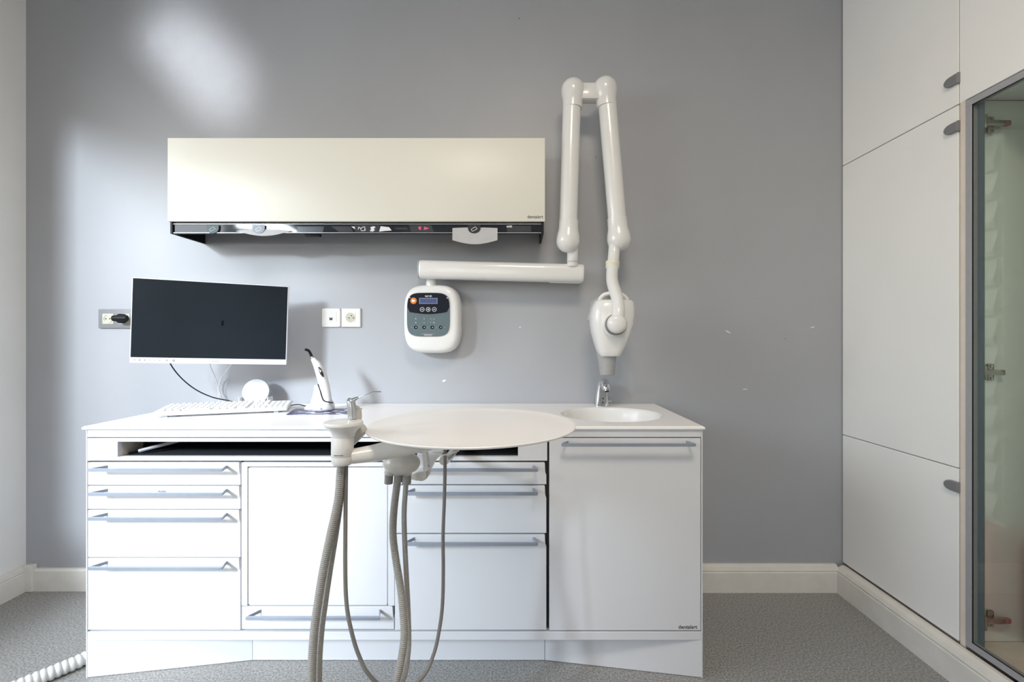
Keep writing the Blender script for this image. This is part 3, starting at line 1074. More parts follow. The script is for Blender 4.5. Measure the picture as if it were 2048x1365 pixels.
for i, u in enumerate((513, 671, 829)):
    b = B(); ringface(b, kx(u), kz(577), 0.0078, 0.0093, y1 - 0.0005, y1 + 0.0002)
    bt = obj('button_ring', b, 'print_white', cb, smooth=False)
    b = B()
    s = {0: [(-24, -12), (0, 14), (24, -12)], 1: [(-20, 0), (0, -16), (20, -10), (20, 12), (-2, 14), (-20, 0)], 2: [(-24, 14), (0, -12), (24, 14)]}[i]
    for (xa, ya), (xb, yb) in zip(s, s[1:]):
        d = Vector((xb - xa, yb - ya)).normalized(); n = Vector((-d.y, d.x)) * 6
        q = [(xa + n.x, ya + n.y), (xb + n.x, yb + n.y), (xb - n.x, yb - n.y), (xa - n.x, ya - n.y)]
        ysolid(b, [(kx(u + x), kz(577 + y)) for x, y in q], y1 - 0.0005, y1 + 0.0002)
    obj('icon', b, 'print_white', bt, smooth=False)
for u in (346, 562, 775, 993):
    b = B(); ysolid(b, disc(kx(u), kz(1042), 0.0072, 20), yq - 0.001, yq + 0.0002)
    bt = obj('mode_button', b, 'panel_navy', cb, smooth=False)
    b = B(); ysolid(b, disc(kx(u) + 0.0012, kz(1042), 0.0026, 10), yq - 0.0016, yq - 0.0008)
    obj('icon', b, 'print_pale', bt, smooth=False)
for u, v, w, h in ((346, 818, 16, 16), (346, 918, 16, 14), (562, 818, 8, 18), (562, 918, 8, 18), (737, 818, 6, 16), (818, 828, 13, 13), (737, 918, 6, 12), (818, 918, 14, 20), (445, 1042, 8, 8), (668, 1042, 8, 8), (885, 1042, 8, 8), (235, 1042, 8, 8), (1100, 1042, 8, 8)):
    b = B(); ysolid(b, [(kx(u + x), kz(v + y)) for x, y in sup(0, 0, w, h, 12, 2.2)], yq - 0.0004, yq + 0.0002)
    obj('indicator', b, 'print_pale', cb, smooth=False)
b = B(); ysolid(b, [(kx(470), kz(1214)), (kx(870), kz(1214)), (kx(770), kz(1226)), (kx(765), kz(1262)), (kx(565), kz(1262)), (kx(560), kz(1226))], yq - 0.0004, yq + 0.0002)
obj('printed_strip', b, 'print_grey', cb, smooth=False)
for u, v in ((188, 268), (1163, 280)):
    b = B(); ysolid(b, disc(kx(u), kz(v), 0.0026, 12), y1 - 0.0004, y1 + 0.0002)
    obj('indicator', b, 'print_white', cb, smooth=False)
p0 = W(842, 702, 1.955); p1 = W(884, 700, 1.955)
b = B(); loft(b, [[Vector((p0.x, 1.942, 1.0595)), Vector((p1.x, 1.942, 1.0595)), Vector((p1.x, 1.972, 1.0468)), Vector((p0.x, 1.972, 1.0468))],
                 [Vector((p0.x, 1.941, 1.0583)), Vector((p1.x, 1.941, 1.0583)), Vector((p1.x, 1.971, 1.0456)), Vector((p0.x, 1.971, 1.0456))]])
obj('rating_label', b, 'print_pale', cb, smooth=False)
b = B(); box(b, bx + ba - 0.0015, bx + ba + 0.0006, 1.968, 1.972, 1.162, 1.182)
obj('side_slot', b, 'print_grey', cb, smooth=False)
# neck
nx, ny = (861.5 - VPX) / F * 1.945, 1.962
b = B(); lathe(b, (nx, ny, 0), [(0.024, 1.318), (0.0235, 1.336), (0.022, 1.352), (0.0205, 1.3555), (0.016, 1.366)], 28)
obj('neck', b, 'xray_white', XU, angle=50)
# horizontal arm: rounded box profile
a0 = W(840, 539.5, 1.93); a1 = W(1166, 548, 1.93)
b = B()
ax = (a1 - a0).normalized(); upv = Vector((0, 1, 0)).cross(ax) * -1
if upv.z < 0:
    upv = -upv
prof = [(y * 1.0, z) for y, z in sup(0, 0, 0.040, 0.0385, 36, 3.2)]
rings = []
for t, f in ((0.0, 0.86), (0.0015, 0.95), (0.006, 0.985), (0.012, 1.0)):
    rings.append([a0 + ax * (t) + Vector((0, y * f, 0)) + upv * (z * f) for y, z in prof])
L = (a1 - a0).length
for t, f in ((L - 0.012, 1.0), (L - 0.004, 0.98), (L - 0.001, 0.94), (L, 0.86)):
    rings.append([a0 + ax * (t) + Vector((0, y * f, 0)) + upv * (z * f) for y, z in prof])
loft(b, rings)
ha = obj('horizontal_arm', b, 'xray_white', XU, angle=40)
b = B()
e0 = a0 + ax * -0.004
rings = []
for t, f in ((-0.004, 0.90), (-0.003, 0.96), (-0.0002, 0.97)):
    rings.append([a0 + ax * t + Vector((0, y * f, 0)) + upv * (z * f) for y, z in prof])
loft(b, rings)
obj('end_cap', b, 'print_pale', ha)
b = B()
q0 = a0 + ax * (L - 0.14) - upv * 0.0375; q1 = a0 + ax * (L - 0.012) - upv * 0.0375
tube(b, [q0, q1], 0.004, 8)
obj('cover_strip', b, 'xray_white', ha)


def elbow(ball, toward, name, rb=0.0480, rs=0.0395, ls=0.075):
    """ball joint cover that runs into a sleeve towards a point"""
    bm = B()
    ball, toward = Vector(ball), Vector(toward)
    d = (toward - ball).normalized()
    pts, rad = [], []
    for k in range(9):
        a = PI * 0.5 * k / 8
        pts.append(ball - d * (rb * math.cos(a))); rad.append(max(0.0005, rb * math.sin(a)))
    for t, r in ((0.012, rb * 0.985), (0.026, rb * 0.94), (0.040, rs + 0.002), (0.052, rs + 0.0006), (ls, rs), (ls + 0.001, rs - 0.0022)):
        pts.append(ball + d * t); rad.append(r)
    tube(bm, pts, rad, 32)
    return obj(name, bm, 'xray_white', XU, angle=30)


DA = 1.875
LLb, LUb = W(1136, 482, DA), W(1146, 181, DA)
RUb, RLb = W(1210, 178, DA), W(1238, 480, DA)
# the upper balls sit to the inner side of the tubes
b = B(); tube(b, [LLb.lerp(LUb, 0.04) + Vector((-0.001, 0, 0)), LLb.lerp(LUb, 0.97) + Vector((-0.003, 0, 0))], 0.0368, 32)
obj('lower_arm', b, 'xray_white', XU, angle=50)
b = B(); tube(b, [RUb.lerp(RLb, 0.04) + Vector((0.004, 0, 0)), RUb.lerp(RLb, 0.97)], 0.0368, 32)
obj('upper_arm', b, 'xray_white', XU, angle=50)
elbow(LLb, LUb, 'elbow_cover', ls=0.082)
elbow(LUb, LLb, 'elbow_cover')
elbow(RUb, RLb, 'elbow_cover')
elbow(RLb, RUb, 'elbow_cover', ls=0.088)
b = B(); c0, c1 = W(1155, 188, DA), W(1200, 186, DA)
box(b, c0.x, c1.x, DA - 0.025, DA + 0.025, W(0, 203, DA).z, W(0, 171, DA).z, 0.006)
obj('bridge', b, 'xray_white', XU)
# post from horizontal arm to lower elbow
pb = W(1145, 530, 1.90)
b = B(); tube(b, [(pb.x, 1.905, a1.z + 0.03), (pb.x, 1.895, a1.z + 0.075), (pb.x, 1.885, LLb.z - 0.005)], 0.0228, 24)
obj('post', b, 'xray_white', XU, angle=50)
b = B(); lathe(b, (pb.x, 1.900, 0), [(0.0236, a1.z + 0.044), (0.0236, a1.z + 0.046)], 28)
obj('post_ring', b, 'print_pale', XU)
# drop tube to the head
b = B()
path = [W(1229, 485, 1.87), W(1228, 505, 1.865), W(1226, 526, 1.85), W(1224, 548, 1.83), W(1225, 566, 1.80), W(1231, 586, 1.765), W(1236, 605, 1.735), W(1237, 625, 1.715), W(1235, 645, 1.708)]
tube(b, catmull(path, 8), 0.0232, 24)
obj('yoke_tube', b, 'xray_white', XU, angle=50)
p = W(1225, 530, 1.848)
b = B(); lathe(b, (p.x, p.y, 0), [(0.0262, p.z - 0.0155), (0.0272, p.z - 0.014), (0.0272, p.z + 0.014), (0.0262, p.z + 0.0155)], 28)
obj('stop_ring', b, 'xray_ivory', XU, angle=50)
# head
b = B()
rings = []
hd = 1.805
for py, pxl, pxr, dp in ((601.5, 1192, 1260, 0.048), (603, 1188.5, 1263.5, 0.056), (607, 1186, 1265.5, 0.062), (618, 1181.5, 1267, 0.066), (632, 1179.5, 1267, 0.068), (650, 1180, 1265, 0.068), (668, 1183, 1259, 0.066), (686, 1188, 1252, 0.062), (702, 1193.5, 1244, 0.056), (710, 1196.5, 1240, 0.052), (712.5, 1199, 1237, 0.048)):
    c = W((pxl + pxr) / 2, py, hd)
    w = (pxr - pxl) / 2 / F * (hd - 0.03)
    rings.append([Vector((c.x + x, hd + y, c.z)) for x, y in sup(0, 0, w, dp, 40, 3.4)])
loft(b, rings)
hdo = obj('tube_head', b, 'xray_white', XU, angle=38)
b = B()
hy_ = hd - 0.03
hp = [W(1198, 606, hy_), W(1201, 597, hy_), W(1209, 589.5, hy_), W(1224, 587, hy_), W(1241, 588.5, hy_), W(1252, 596, hy_), W(1257, 606, hy_)]
tube(b, catmull(hp, 6), 0.0078, 14)
obj('head_handle', b, 'xray_white', hdo)
b = B()
q = W(1228, 612, hd + 0.05)
rings = []
for py, w in ((590, 0.045), (600, 0.075), (640, 0.094)):
    c = W(1224, py, hd)
    rings.append([Vector((c.x + x, hd + 0.052 + y, c.z)) for x, y in sup(0, 0, w, 0.022, 28, 3)])
loft(b, rings)
obj('back_shell', b, 'cone_grey', hdo)
c = W(1230, 650, 1.735)
b = B()
tube(b, [(c.x, 1.748, c.z), (c.x, 1.728, c.z), (c.x, 1.722, c.z)], [0.047, 0.0455, 0.043], 32)
obj('pivot_seat', b, 'xray_white', hdo, angle=50)
b = B(); tube(b, [(c.x, 1.7235, c.z), (c.x, 1.7195, c.z)], [0.0405, 0.0405], 32)
obj('pivot_groove', b, 'sleeve_grey', hdo)
b = B(); c2 = W(1234, 648, 1.71)
tube(b, [(c2.x, 1.724, c2.z), (c2.x, 1.702, c2.z), (c2.x, 1.690, c2.z), (c2.x, 1.684, c2.z)], [0.036, 0.036, 0.031, 0.022], 32)
obj('pivot_knuckle', b, 'xray_white', hdo, angle=50)
b = B()
t0, t1 = W(1213.5, 708, hd), W(1214.5, 751, hd - 0.01)
tube(b, [t0, t1], [0.0385, 0.0270], 32)
obj('collimator_cone', b, 'cone_grey', XU, angle=50)

# ------------------------------------------------------------------ monitor
TL, TR, BL = Vector((-1.431, 1.71, 1.337)), Vector((-0.926, 1.87, 1.3207)), Vector((-1.446, 1.71, 1.017))
BR = Vector((-0.933, 1.87, 1.001))
ctr = (TL + TR + BL + BR) / 4
u = ((TR - TL) + (BR - BL)).normalized()
vv = ((TL - BL) + (TR - BR)); vv = (vv - u * vv.dot(u)).normalized()
nn = u.cross(vv).normalized()          # u right, vv up, nn towards the camera
if nn.y > 0:
    nn = -nn
mw, mh = (TR - TL).length / 2, ((TL - BL).length + (TR - BR).length) / 4
MM = Matrix(((u.x, -nn.x, vv.x, ctr.x), (u.y, -nn.y, vv.y, ctr.y), (u.z, -nn.z, vv.z, ctr.z), (0, 0, 0, 1)))
MO = thing('monitor', 'white-framed flat monitor with a dark blank screen, turned on its wall arm', 'monitor', tuple(ctr))


def mobj(name, bm, material, parent, **k):
    bm.transform(MM)
    return obj(name, bm, material, parent, **k)


b = B(); box(b, -mw, mw, 0.0, 0.012, -mh, mh, 0.0015)
hs = mobj('housing', b, 'bezel_white', MO)
b = B(); box(b, -0.20, 0.20, 0.012, 0.045, -0.11, 0.09, 0.012)
mobj('back_cover', b, 'bezel_white', MO)
b = B(); box(b, -mw + 0.0035, mw - 0.0035, -0.0006, 0.004, -mh + 0.0215, mh - 0.0035)
scr = mobj('screen', b, 'screen', MO, smooth=False)
b = B(); ysolid(b, [(0.030, -0.010), (0.038, -0.009), (0.038, 0.011), (0.031, 0.009)], -0.0009, 0.001)
mobj('screen_mark', b, 'screen_mark', scr, smooth=False)
text('lettering', 'iiyama', 0.024, 0.002, 0.0, -mh + 0.0075, 'print_grey', hs, depth=0.0003, M=MM, heavy=0.01)
for x, w, h in ((-0.249, 0.006, 0.0015), (-0.233, 0.004, 0.0035), (-0.217, 0.0035, 0.003), (-0.201, 0.004, 0.0015), (-0.185, 0.005, 0.001), (-0.170, 0.003, 0.002), (-0.147, 0.004, 0.003), (-0.125, 0.005, 0.0042)):
    b = B(); box(b, x - w / 1.2, x + w / 1.2, -0.0003, 0.001, -mh + 0.011 - h, -mh + 0.011 + h)
    mobj('printed_icon', b, 'print_grey', hs, smooth=False)
for x in (0.135, 0.15, 0.165, 0.18, 0.195, 0.21):
    b = B(); box(b, x - 0.0035, x + 0.0035, -0.0003, 0.001, -mh + 0.0022, -mh + 0.0032)
    mobj('printed_mark', b, 'print_pale', hs, smooth=False)
b = B()
ca = MM @ Vector((0.02, 0.046, 0.0))
tube(b, [MM @ Vector((0.02, 0.03, 0.0)), ca, Vector((ca.x + 0.04, 1.95, ca.z)), Vector((ca.x + 0.04, YB - 0.002, ca.z))], 0.018, 14)
box(b, ca.x - 0.02, ca.x + 0.10, YB - 0.02, YB - 0.001, ca.z - 0.06, ca.z + 0.06, 0.003)
obj('wall_arm', b, 'alu', MO)

# cables from the monitor
ZW = ZT


def cable(name, pts, r, material, label, n=8):
    b = B(); tube(b, catmull([Vector(p) for p in pts], 12), r, n)
    return tag(obj(name, b, material), label, 'cable')


cable('black_cable', [W(345, 715, 1.87), W(341, 728, 1.88), W(362, 756, 1.90), W(392, 780, 1.92), W(425, 795, 1.94), W(455, 801.5, 1.95), W(478, 808, 1.93)], 0.0024, 'black', 'thin black cable drooping from the monitor to the worktop')
cable('white_cable', [W(418, 722, 1.94), W(422, 736, 1.96), W(433, 762, 1.99), W(437, 785, 2.0), W(440, 808.5, 1.99)], 0.0019, 'cable_white', 'thin white cable hanging straight from below the monitor middle')
cable('white_cable', [W(466, 724, 1.95), W(458, 735, 1.98), W(443, 757, 2.01), W(438, 775, 2.015), W(441, 792, 2.01), W(450, 809, 1.985)], 0.0026, 'cable_white', 'curved pale cable bowing towards the wall beneath the monitor')

# ------------------------------------------------------------------ keyboard
KA = math.radians(18)
KM = Matrix.Translation((-1.117, 1.775, ZT + 0.0065)) @ Matrix.Rotation(KA, 4, 'Z') @ Matrix.Rotation(math.radians(4.5), 4, 'X')
KB = thing('keyboard', 'white computer keyboard lying askew on the worktop', 'keyboard', (-1.117, 1.775, ZT))
b = B(); box(b, -0.22, 0.22, -0.075, 0.075, 0.0065, 0.0185, 0.004)
b.transform(KM)
kb = obj('case', b, 'plastic_white', KB)
for sxn in (-0.18, 0.18):
    for syn in (-0.06, 0.062):
        b = B(); box(b, sxn - 0.008, sxn + 0.008, syn - 0.006, syn + 0.006, -0.0012 if syn < 0 else -0.0105, 0.009)
        b.transform(KM)
        obj('foot', b, 'print_pale', KB)
kme = bpy.data.meshes.new('key')
t = bmesh.new()
box(t, -0.5, 0.5, -0.5, 0.5, -0.5, 0.5)
for v in t.verts:
    if v.co.z > 0:
        v.co.x *= 0.86; v.co.y *= 0.84
t.to_mesh(kme); t.free()
kme.materials.append(MATS['key_white'])
KB_inv = Matrix.Translation(-base_of(KB))


def key(x, y, w, h=0.0165):
    o = bpy.data.objects.new('key', kme)
    COL.objects.link(o)
    o.parent = KB
    o.matrix_local = KB_inv @ KM @ Matrix.Translation((x, y, 0.0205)) @ Matrix.Diagonal((w, h, 0.006, 1))


for r in range(6):
    y = 0.060 - r * 0.0205 - (0.004 if r > 0 else 0)
    n = 15 if r < 5 else 0
    for k in range(n):
        key(-0.208 + 0.0095 + k * 0.0190, y, 0.0165)
    if r == 5:
        for x, w in ((-0.197, 0.022), (-0.172, 0.020), (-0.148, 0.020), (-0.085, 0.095), (-0.022, 0.020), (0.002, 0.020), (0.027, 0.020), (0.060, 0.030)):
            key(x, y, w)
    for k in range(3):
        if not (r == 3 or (r == 4 and k != 1)):
            key(0.094 + k * 0.019, y, 0.0165)
    if r > 0:
        for k in range(4):
            key(0.156 + k * 0.0182, y, 0.0158)

# ------------------------------------------------------------------ small round disc on its stand
DC = thing('desk_disc', 'round white disc on a small clear bracket behind the keyboard', 'disc', (W(512, 800, 1.955).x, 1.955, ZT))
c = W(512, 784, 1.95)
b = B()
rings = []
M4 = Matrix.Translation(c) @ Matrix.Rotation(math.radians(-12), 4, 'X')
for y, r in ((0.006, 0.050), (0.005, 0.056), (0.0, 0.0577), (-0.004, 0.0570), (-0.005, 0.055)):
    rings.append([M4 @ Vector((r * math.cos(2 * PI * k / 48), y, r * math.sin(2 * PI * k / 48) * 0.93)) for k in range(48)])
loft(b, rings)
obj('disc', b, 'disc_white', DC, angle=40)
for px in (483.5, 540):
    x = W(px, 800, 1.94).x
    b = B(); box(b, x - 0.0022, x + 0.0022, 1.92, 1.96, ZT, W(px, 794, 1.94).z, 0.001, 1)
    obj('prong', b, 'plastic_white', DC)
x0, x1 = W(483.5, 800, 1.94).x, W(540, 800, 1.94).x
b = B(); box(b, x0, x1, 1.935, 1.99, ZT, ZT + 0.006, 0.002)
obj('foot', b, 'plastic_white', DC)
for s, xx in ((1, x0), (-1, x1)):
    b = B()
    loft(b, [[Vector((xx, 1.958, ZT)), Vector((xx, 1.958, ZT + 0.018)), Vector((xx + s * 0.03, 1.958, ZT))], [Vector((xx, 1.962, ZT)), Vector((xx, 1.962, ZT + 0.018)), Vector((xx + s * 0.03, 1.962, ZT))]])
    obj('gusset', b, 'plastic_white', DC)

# ------------------------------------------------------------------ curing light on its charger
CL = thing('curing_light', 'white pen-shaped curing light with black bent tip on its charging stand', 'curing light', (-0.78, 1.83, ZT))
yc = 1.83


def C(px, py, d=yc):
    return W(px, py, d)


b = B()
bc = C(647, 815)
rings = []
for z, r1_, r2_ in ((0.0, 0.048, 0.030), (0.003, 0.054, 0.034), (0.010, 0.056, 0.036), (0.018, 0.054, 0.036), (0.028, 0.050, 0.034), (0.037, 0.040, 0.028), (0.041, 0.026, 0.018)):
    rings.append([Vector((bc.x + x, 1.83 + y, ZT + 0.0008 + z)) for x, y in sup(0, 0, r1_ * 0.75, r2_, 32, 2.4)])
loft(b, rings)
bs = obj('base', b, 'plastic_white', CL, angle=60)
b = B()
rings = []
bc2 = C(628, 812, 1.86)
for z, r1_, r2_ in ((0.0, 0.036, 0.030), (0.005, 0.037, 0.030), (0.012, 0.033, 0.026), (0.018, 0.024, 0.020)):
    rings.append([Vector((bc2.x + x, 1.865 + y, ZT + 0.0008 + z)) for x, y in sup(0, 0, r1_, r2_, 28, 2.6)])
loft(b, rings)
obj('rear_foot', b, 'plastic_white', CL, angle=60)
b = B()
rings = []
for py, l, r in ((818, 620, 668), (806, 622, 667), (795, 625.5, 660), (782, 628.5, 650), (770, 631, 643)):
    p0, p1 = C(l, py), C(r, py)
    rings.append([Vector(((p0.x + p1.x) / 2 + x, yc + y, p0.z)) for x, y in sup(0, 0, (p1.x - p0.x) / 2, 0.018, 24, 3)])
loft(b, rings)
obj('cradle', b, 'plastic_white', CL, angle=50)
b = B()
tube(b, catmull([C(636, 769, 1.806), C(640, 780, 1.806), C(645, 797, 1.804), C(650, 803, 1.800), C(666, 806.5, 1.800)], 6), [0.0025] * 25, 8)
obj('cradle_seal', b, 'black', CL)
b = B()
tube(b, [C(657.5, 808, 1.812), C(655, 795, 1.81), C(650, 775, 1.81), C(645, 758, 1.81), C(640, 742, 1.812), C(634, 729, 1.814), C(628.5, 722, 1.816), C(626, 718.5, 1.818)],
     [0.010, 0.0155, 0.0185, 0.0195, 0.0185, 0.0150, 0.0105, 0.0085], 24)
hp = obj('handpiece', b, 'plastic_white', CL, angle=60)
b = B()
tube(b, [C(637.5, 735, 1.794), C(640, 740, 1.7925), C(643.5, 748, 1.791), C(646.5, 754, 1.7915)], [0.0028, 0.0052, 0.0062, 0.0030], 14)
bp = obj('button_panel', b, 'black_gloss', hp)
b = B(); tube(b, [C(640, 740.5, 1.788), C(641.8, 744.5, 1.7865)], 0.0025, 8)
obj('button', b, 'print_white', bp)
text('lettering', 'CE', 0.0085, C(635, 760).x, 1.7935, C(635, 764).z, 'print_grey', hp, depth=0.0004)
b = B(); tube(b, [C(626.5, 719.5, 1.818), C(623.5, 714, 1.818)], [0.0072, 0.0066], 16)
obj('ferrule', b, 'steel', hp)
b = B(); tube(b, catmull([C(624, 715, 1.818), C(620, 706, 1.815), C(616.5, 701.5, 1.805), C(610.5, 699.5, 1.795)], 6), [0.0055 - 0.0006 * (k / 18) for k in range(19)], 14)
obj('light_tip', b, 'black', hp)
b = B(); ringface(b, C(650, 815).x, C(650, 815).z, 0.0022, 0.0030, 1.792, 1.796, 18)
obj('power_mark', b, 'print_grey', bs, smooth=False)
cable('power_cable', [(-0.962, 1.93, ZT + 0.003), (-0.92, 1.935, ZT + 0.008), (-0.87, 1.90, ZT + 0.006), (-0.838, 1.87, ZT + 0.008)], 0.0022, 'black', 'short black lead running into the curing light stand')

b = B(); q = [(-0.862, 1.715), (-0.615, 1.730), (-0.628, 1.875), (-0.900, 1.868)]
loft(b, [[Vector((x, y, ZT + 0.0002)) for x, y in q], [Vector((x, y, ZT + 0.0007)) for x, y in q]])
tag(obj('leaflet', b, 'leaflet_print', smooth=False), 'navy printed leaflet lying flat under the curing light', 'leaflet')

# ------------------------------------------------------------------ sockets
GS = thing('grey_socket_strip', 'grey double socket plate partly hidden by the monitor', 'socket', (-1.72, YB, H + 0.05))
p0, p1 = W(200, 657, YB), W(345, 619, YB)
b = B(); box(b, p0.x, p1.x, YB - 0.009, YB - 0.0005, p0.z, p1.z, 0.002)
obj('plate', b, 'plate_grey', GS)
for l, r in ((209, 231), (241.5, 263.5), (274, 296)):
    a, c = W(l, 648.5, YB), W(r, 628, YB)
    cxx, czz = (a.x + c.x) / 2, (a.z + c.z) / 2
    b = B(); ysolid(b, rrect(a.x, c.x, a.z, c.z, 0.002, 3), YB - 0.0105, YB - 0.004)
    s = obj('socket_insert', b, 'socket_ivory', GS)
    b = B(); ringface(b, cxx, czz, 0.0175, 0.0195, YB - 0.0125, YB - 0.010)
    obj('socket_rim', b, 'socket_white', s)
    for dx in (-0.009, 0.009):
        b = B(); ysolid(b, disc(cxx + dx, czz, 0.003, 10), YB - 0.0112, YB - 0.010)
        obj('contact_hole', b, 'print_black', s, smooth=False)
PG = thing('power_plug', 'black plug with angled cord in the grey socket plate', 'plug', (-1.67, YB - 0.012, H + 0.094))
pc = W(251.5, 638, YB)
b = B(); tube(b, [(pc.x, YB - 0.0126, pc.z), (pc.x, YB - 0.030, pc.z), (pc.x, YB - 0.036, pc.z)], [0.021, 0.021, 0.016], 20)
obj('plug_body', b, 'black', PG)
q0 = W(225, 638, 1.985); q1 = W(252, 638, 1.985)
b = B(); tube(b, [(q0.x, 1.985, pc.z), (q0.x + 0.004, 1.985, pc.z), ((q0.x + q1.x) / 2, 1.985, pc.z), (q1.x, 1.99, pc.z)], [0.008, 0.0125, 0.0145, 0.013], 16)
obj('plug_grip', b, 'black', PG)

for nm, lb, l, r, kind in (('network_socket', 'white wall plate with one dark network port', 645, 682.5, 'net'), ('power_socket', 'white wall plate with a round ivory mains socket', 683.8, 722.5, 'pow')):
    a, c = W(l, 655, YB), W(r, 617, YB)
    S = thing(nm, lb, 'socket', ((a.x + c.x) / 2, YB, a.z))
    b = B()
    P1 = rrect(a.x, c.x, a.z, c.z, 0.008 if kind == 'net' else 0.003, 5)
    cxx, czz = (a.x + c.x) / 2, (a.z + c.z) / 2
    rings = [[Vector((x, YB - 0.0004, z)) for x, z in P1], [Vector((x, YB - 0.006, z)) for x, z in P1], [Vector((cxx + (x - cxx) * 0.95, YB - 0.010, czz + (z - czz) * 0.95)) for x, z in P1]]
    loft(b, rings)
    obj('plate', b, 'socket_white', S, angle=30)
    if kind == 'net':
        b = B(); ysolid(b, rrect(cxx - 0.022, cxx + 0.024, czz - 0.020, czz + 0.026, 0.001, 2), YB - 0.0112, YB - 0.008)
        ins = obj('insert', b, 'socket_white', S)
        b = B(); ysolid(b, [(cxx - 0.006, czz - 0.011), (cxx + 0.007, czz - 0.011), (cxx + 0.007, czz + 0.001), (cxx + 0.003, czz + 0.001), (cxx + 0.003, czz - 0.002), (cxx - 0.002, czz - 0.002), (cxx - 0.002, czz + 0.001), (cxx - 0.006, czz + 0.001)], YB - 0.0118, YB - 0.010)
        obj('port', b, 'print_black', ins, smooth=False)
    else:
        b = B(); ysolid(b, rrect(cxx - 0.024, cxx + 0.020, czz - 0.021, czz + 0.023, 0.001, 2), YB - 0.0112, YB - 0.008)
        ins = obj('insert', b, 'socket_white', S)
        b = B(); ringface(b, cxx - 0.001, czz + 0.001, 0.0185, 0.0205, YB - 0.0122, YB - 0.010)
        obj('socket_rim', b, 'socket_ivory', ins)
        b = B(); ysolid(b, disc(cxx - 0.001, czz + 0.001, 0.0185, 28), YB - 0.0115, YB - 0.010)
        obj('socket_well', b, 'socket_ivory', ins)
        for dx, dz in ((-0.007, -0.001), (0.012, -0.001), (0.004, 0.009)):
            b = B(); ysolid(b, disc(cxx + dx, czz + dz, 0.0026, 12), YB - 0.0125, YB - 0.011)
            obj('contact_hole', b, 'print_black', ins, smooth=False)

# ------------------------------------------------------------------ round tray on its arm, with instrument holder
TX, TY, TZ, TR_ = -0.104, 1.091, 0.904, 0.2435
TA = thing('round_tray_unit', 'round off-white instrument tray on a swivel arm before the worktop', 'tray', (TX, TY, 0.75))
b = B()
lathe(b, (TX, TY), [(0.0, TZ - 0.0105), (TR_ * 0.86, TZ - 0.0105), (TR_ - 0.004, TZ - 0.0055), (TR_ - 0.0008, TZ - 0.0035), (TR_, TZ - 0.0012), (TR_ - 0.001, TZ), (TR_ - 0.004, TZ - 0.0002), (TR_ * 0.93, TZ - 0.0022), (TR_ * 0.80, TZ - 0.003), (0.0, TZ - 0.003)], 128)
obj('tray', b, 'solid_white', TA, angle=25)
b = B(); lathe(b, (TX - 0.03, TY + 0.02), [(0.050, TZ - 0.045), (0.054, TZ - 0.04), (0.054, TZ - 0.0108)], 32)
obj('hub', b, 'arm_beige', TA)
# swing arm coming out of the slot
b = B()
tube(b, catmull([Vector((-0.20, 1.75, 0.747)), Vector((-0.20, 1.50, 0.747)), Vector((-0.195, 1.32, 0.765)), Vector((-0.185, 1.17, 0.795))], 6), 0.012, 14)
obj('support_arm', b, 'arm_beige', TA)
# knuckle and bracket below the tray
b = B()
ky = 1.135
kn = [W(822, 949, ky), W(838, 941, ky), W(857, 940, ky), W(858, 952, ky), W(850, 958.5, ky), W(841, 959, ky), W(836, 956, ky), W(822, 956, ky)]
loft(b, [[p + Vector((0, -0.018, 0)) for p in kn], [p + Vector((0, 0.03, 0)) for p in kn]])
bmesh.ops.bevel(b, geom=list(b.edges), offset=0.002, segments=2, affect='EDGES')
obj('knuckle', b, 'arm_beige', TA)
b = B()
kn = [W(845, 900, ky), W(853, 900, ky), W(856, 925, ky), W(857, 945, ky), W(848, 945, ky), W(848, 925, ky)]
loft(b, [[p + Vector((0, -0.010, 0)) for p in kn], [p + Vector((0, 0.018, 0)) for p in kn]])
obj('bracket_plate', b, 'arm_white', TA)
b = B()
kn = [W(853, 902, ky + 0.05), W(890, 902, ky + 0.05), W(872, 920, ky + 0.05), W(863, 938, ky + 0.05), W(855, 940, ky + 0.05)]
loft(b, [[p + Vector((0, -0.012, 0)) for p in kn], [p + Vector((0, 0.012, 0)) for p in kn]])
obj('web', b, 'arm_white', TA)
b = B(); ysolid(b, [(p.x, p.z) for p in [W(832, 911, ky), W(846, 911, ky), W(847, 936, ky), W(833, 936, ky)]], ky + 0.01, ky + 0.022)
obj('slider_block', b, 'plastic_white', TA)
p = W(857.5, 932.5, ky - 0.012)
b = B(); tube(b, [p, p + Vector((0, -0.004, 0))], 0.0022, 10)
obj('screw', b, 'print_grey', TA)
b = B(); tube(b, catmull([W(858, 905, 1.10), W(876, 910, 1.06), W(895, 909.5, 1.04), W(918, 902, 1.03)], 8), 0.0014, 8)
obj('sensor_wire', b, 'cable_white', TA)
# arm to the instrument holder
b = B()
ap = [Vector((-0.345, 0.955, 0.860)), Vector((-0.305, 0.975, 0.862)), Vector((-0.26, 0.995, 0.868)), Vector((-0.20, 1.02, 0.876)), Vector((-0.13, 1.07, 0.880))]
tube(b, catmull(ap, 8), [0.0155 + 0.0045 * min(1, k / 16) for k in range(33)], 24)
obj('holder_arm', b, 'arm_white', TA, angle=60)
hx, hy = (685 - VPX) / F * 0.95, 0.95


def zh(py):
    return H - (py - VPY) / F * 0.95


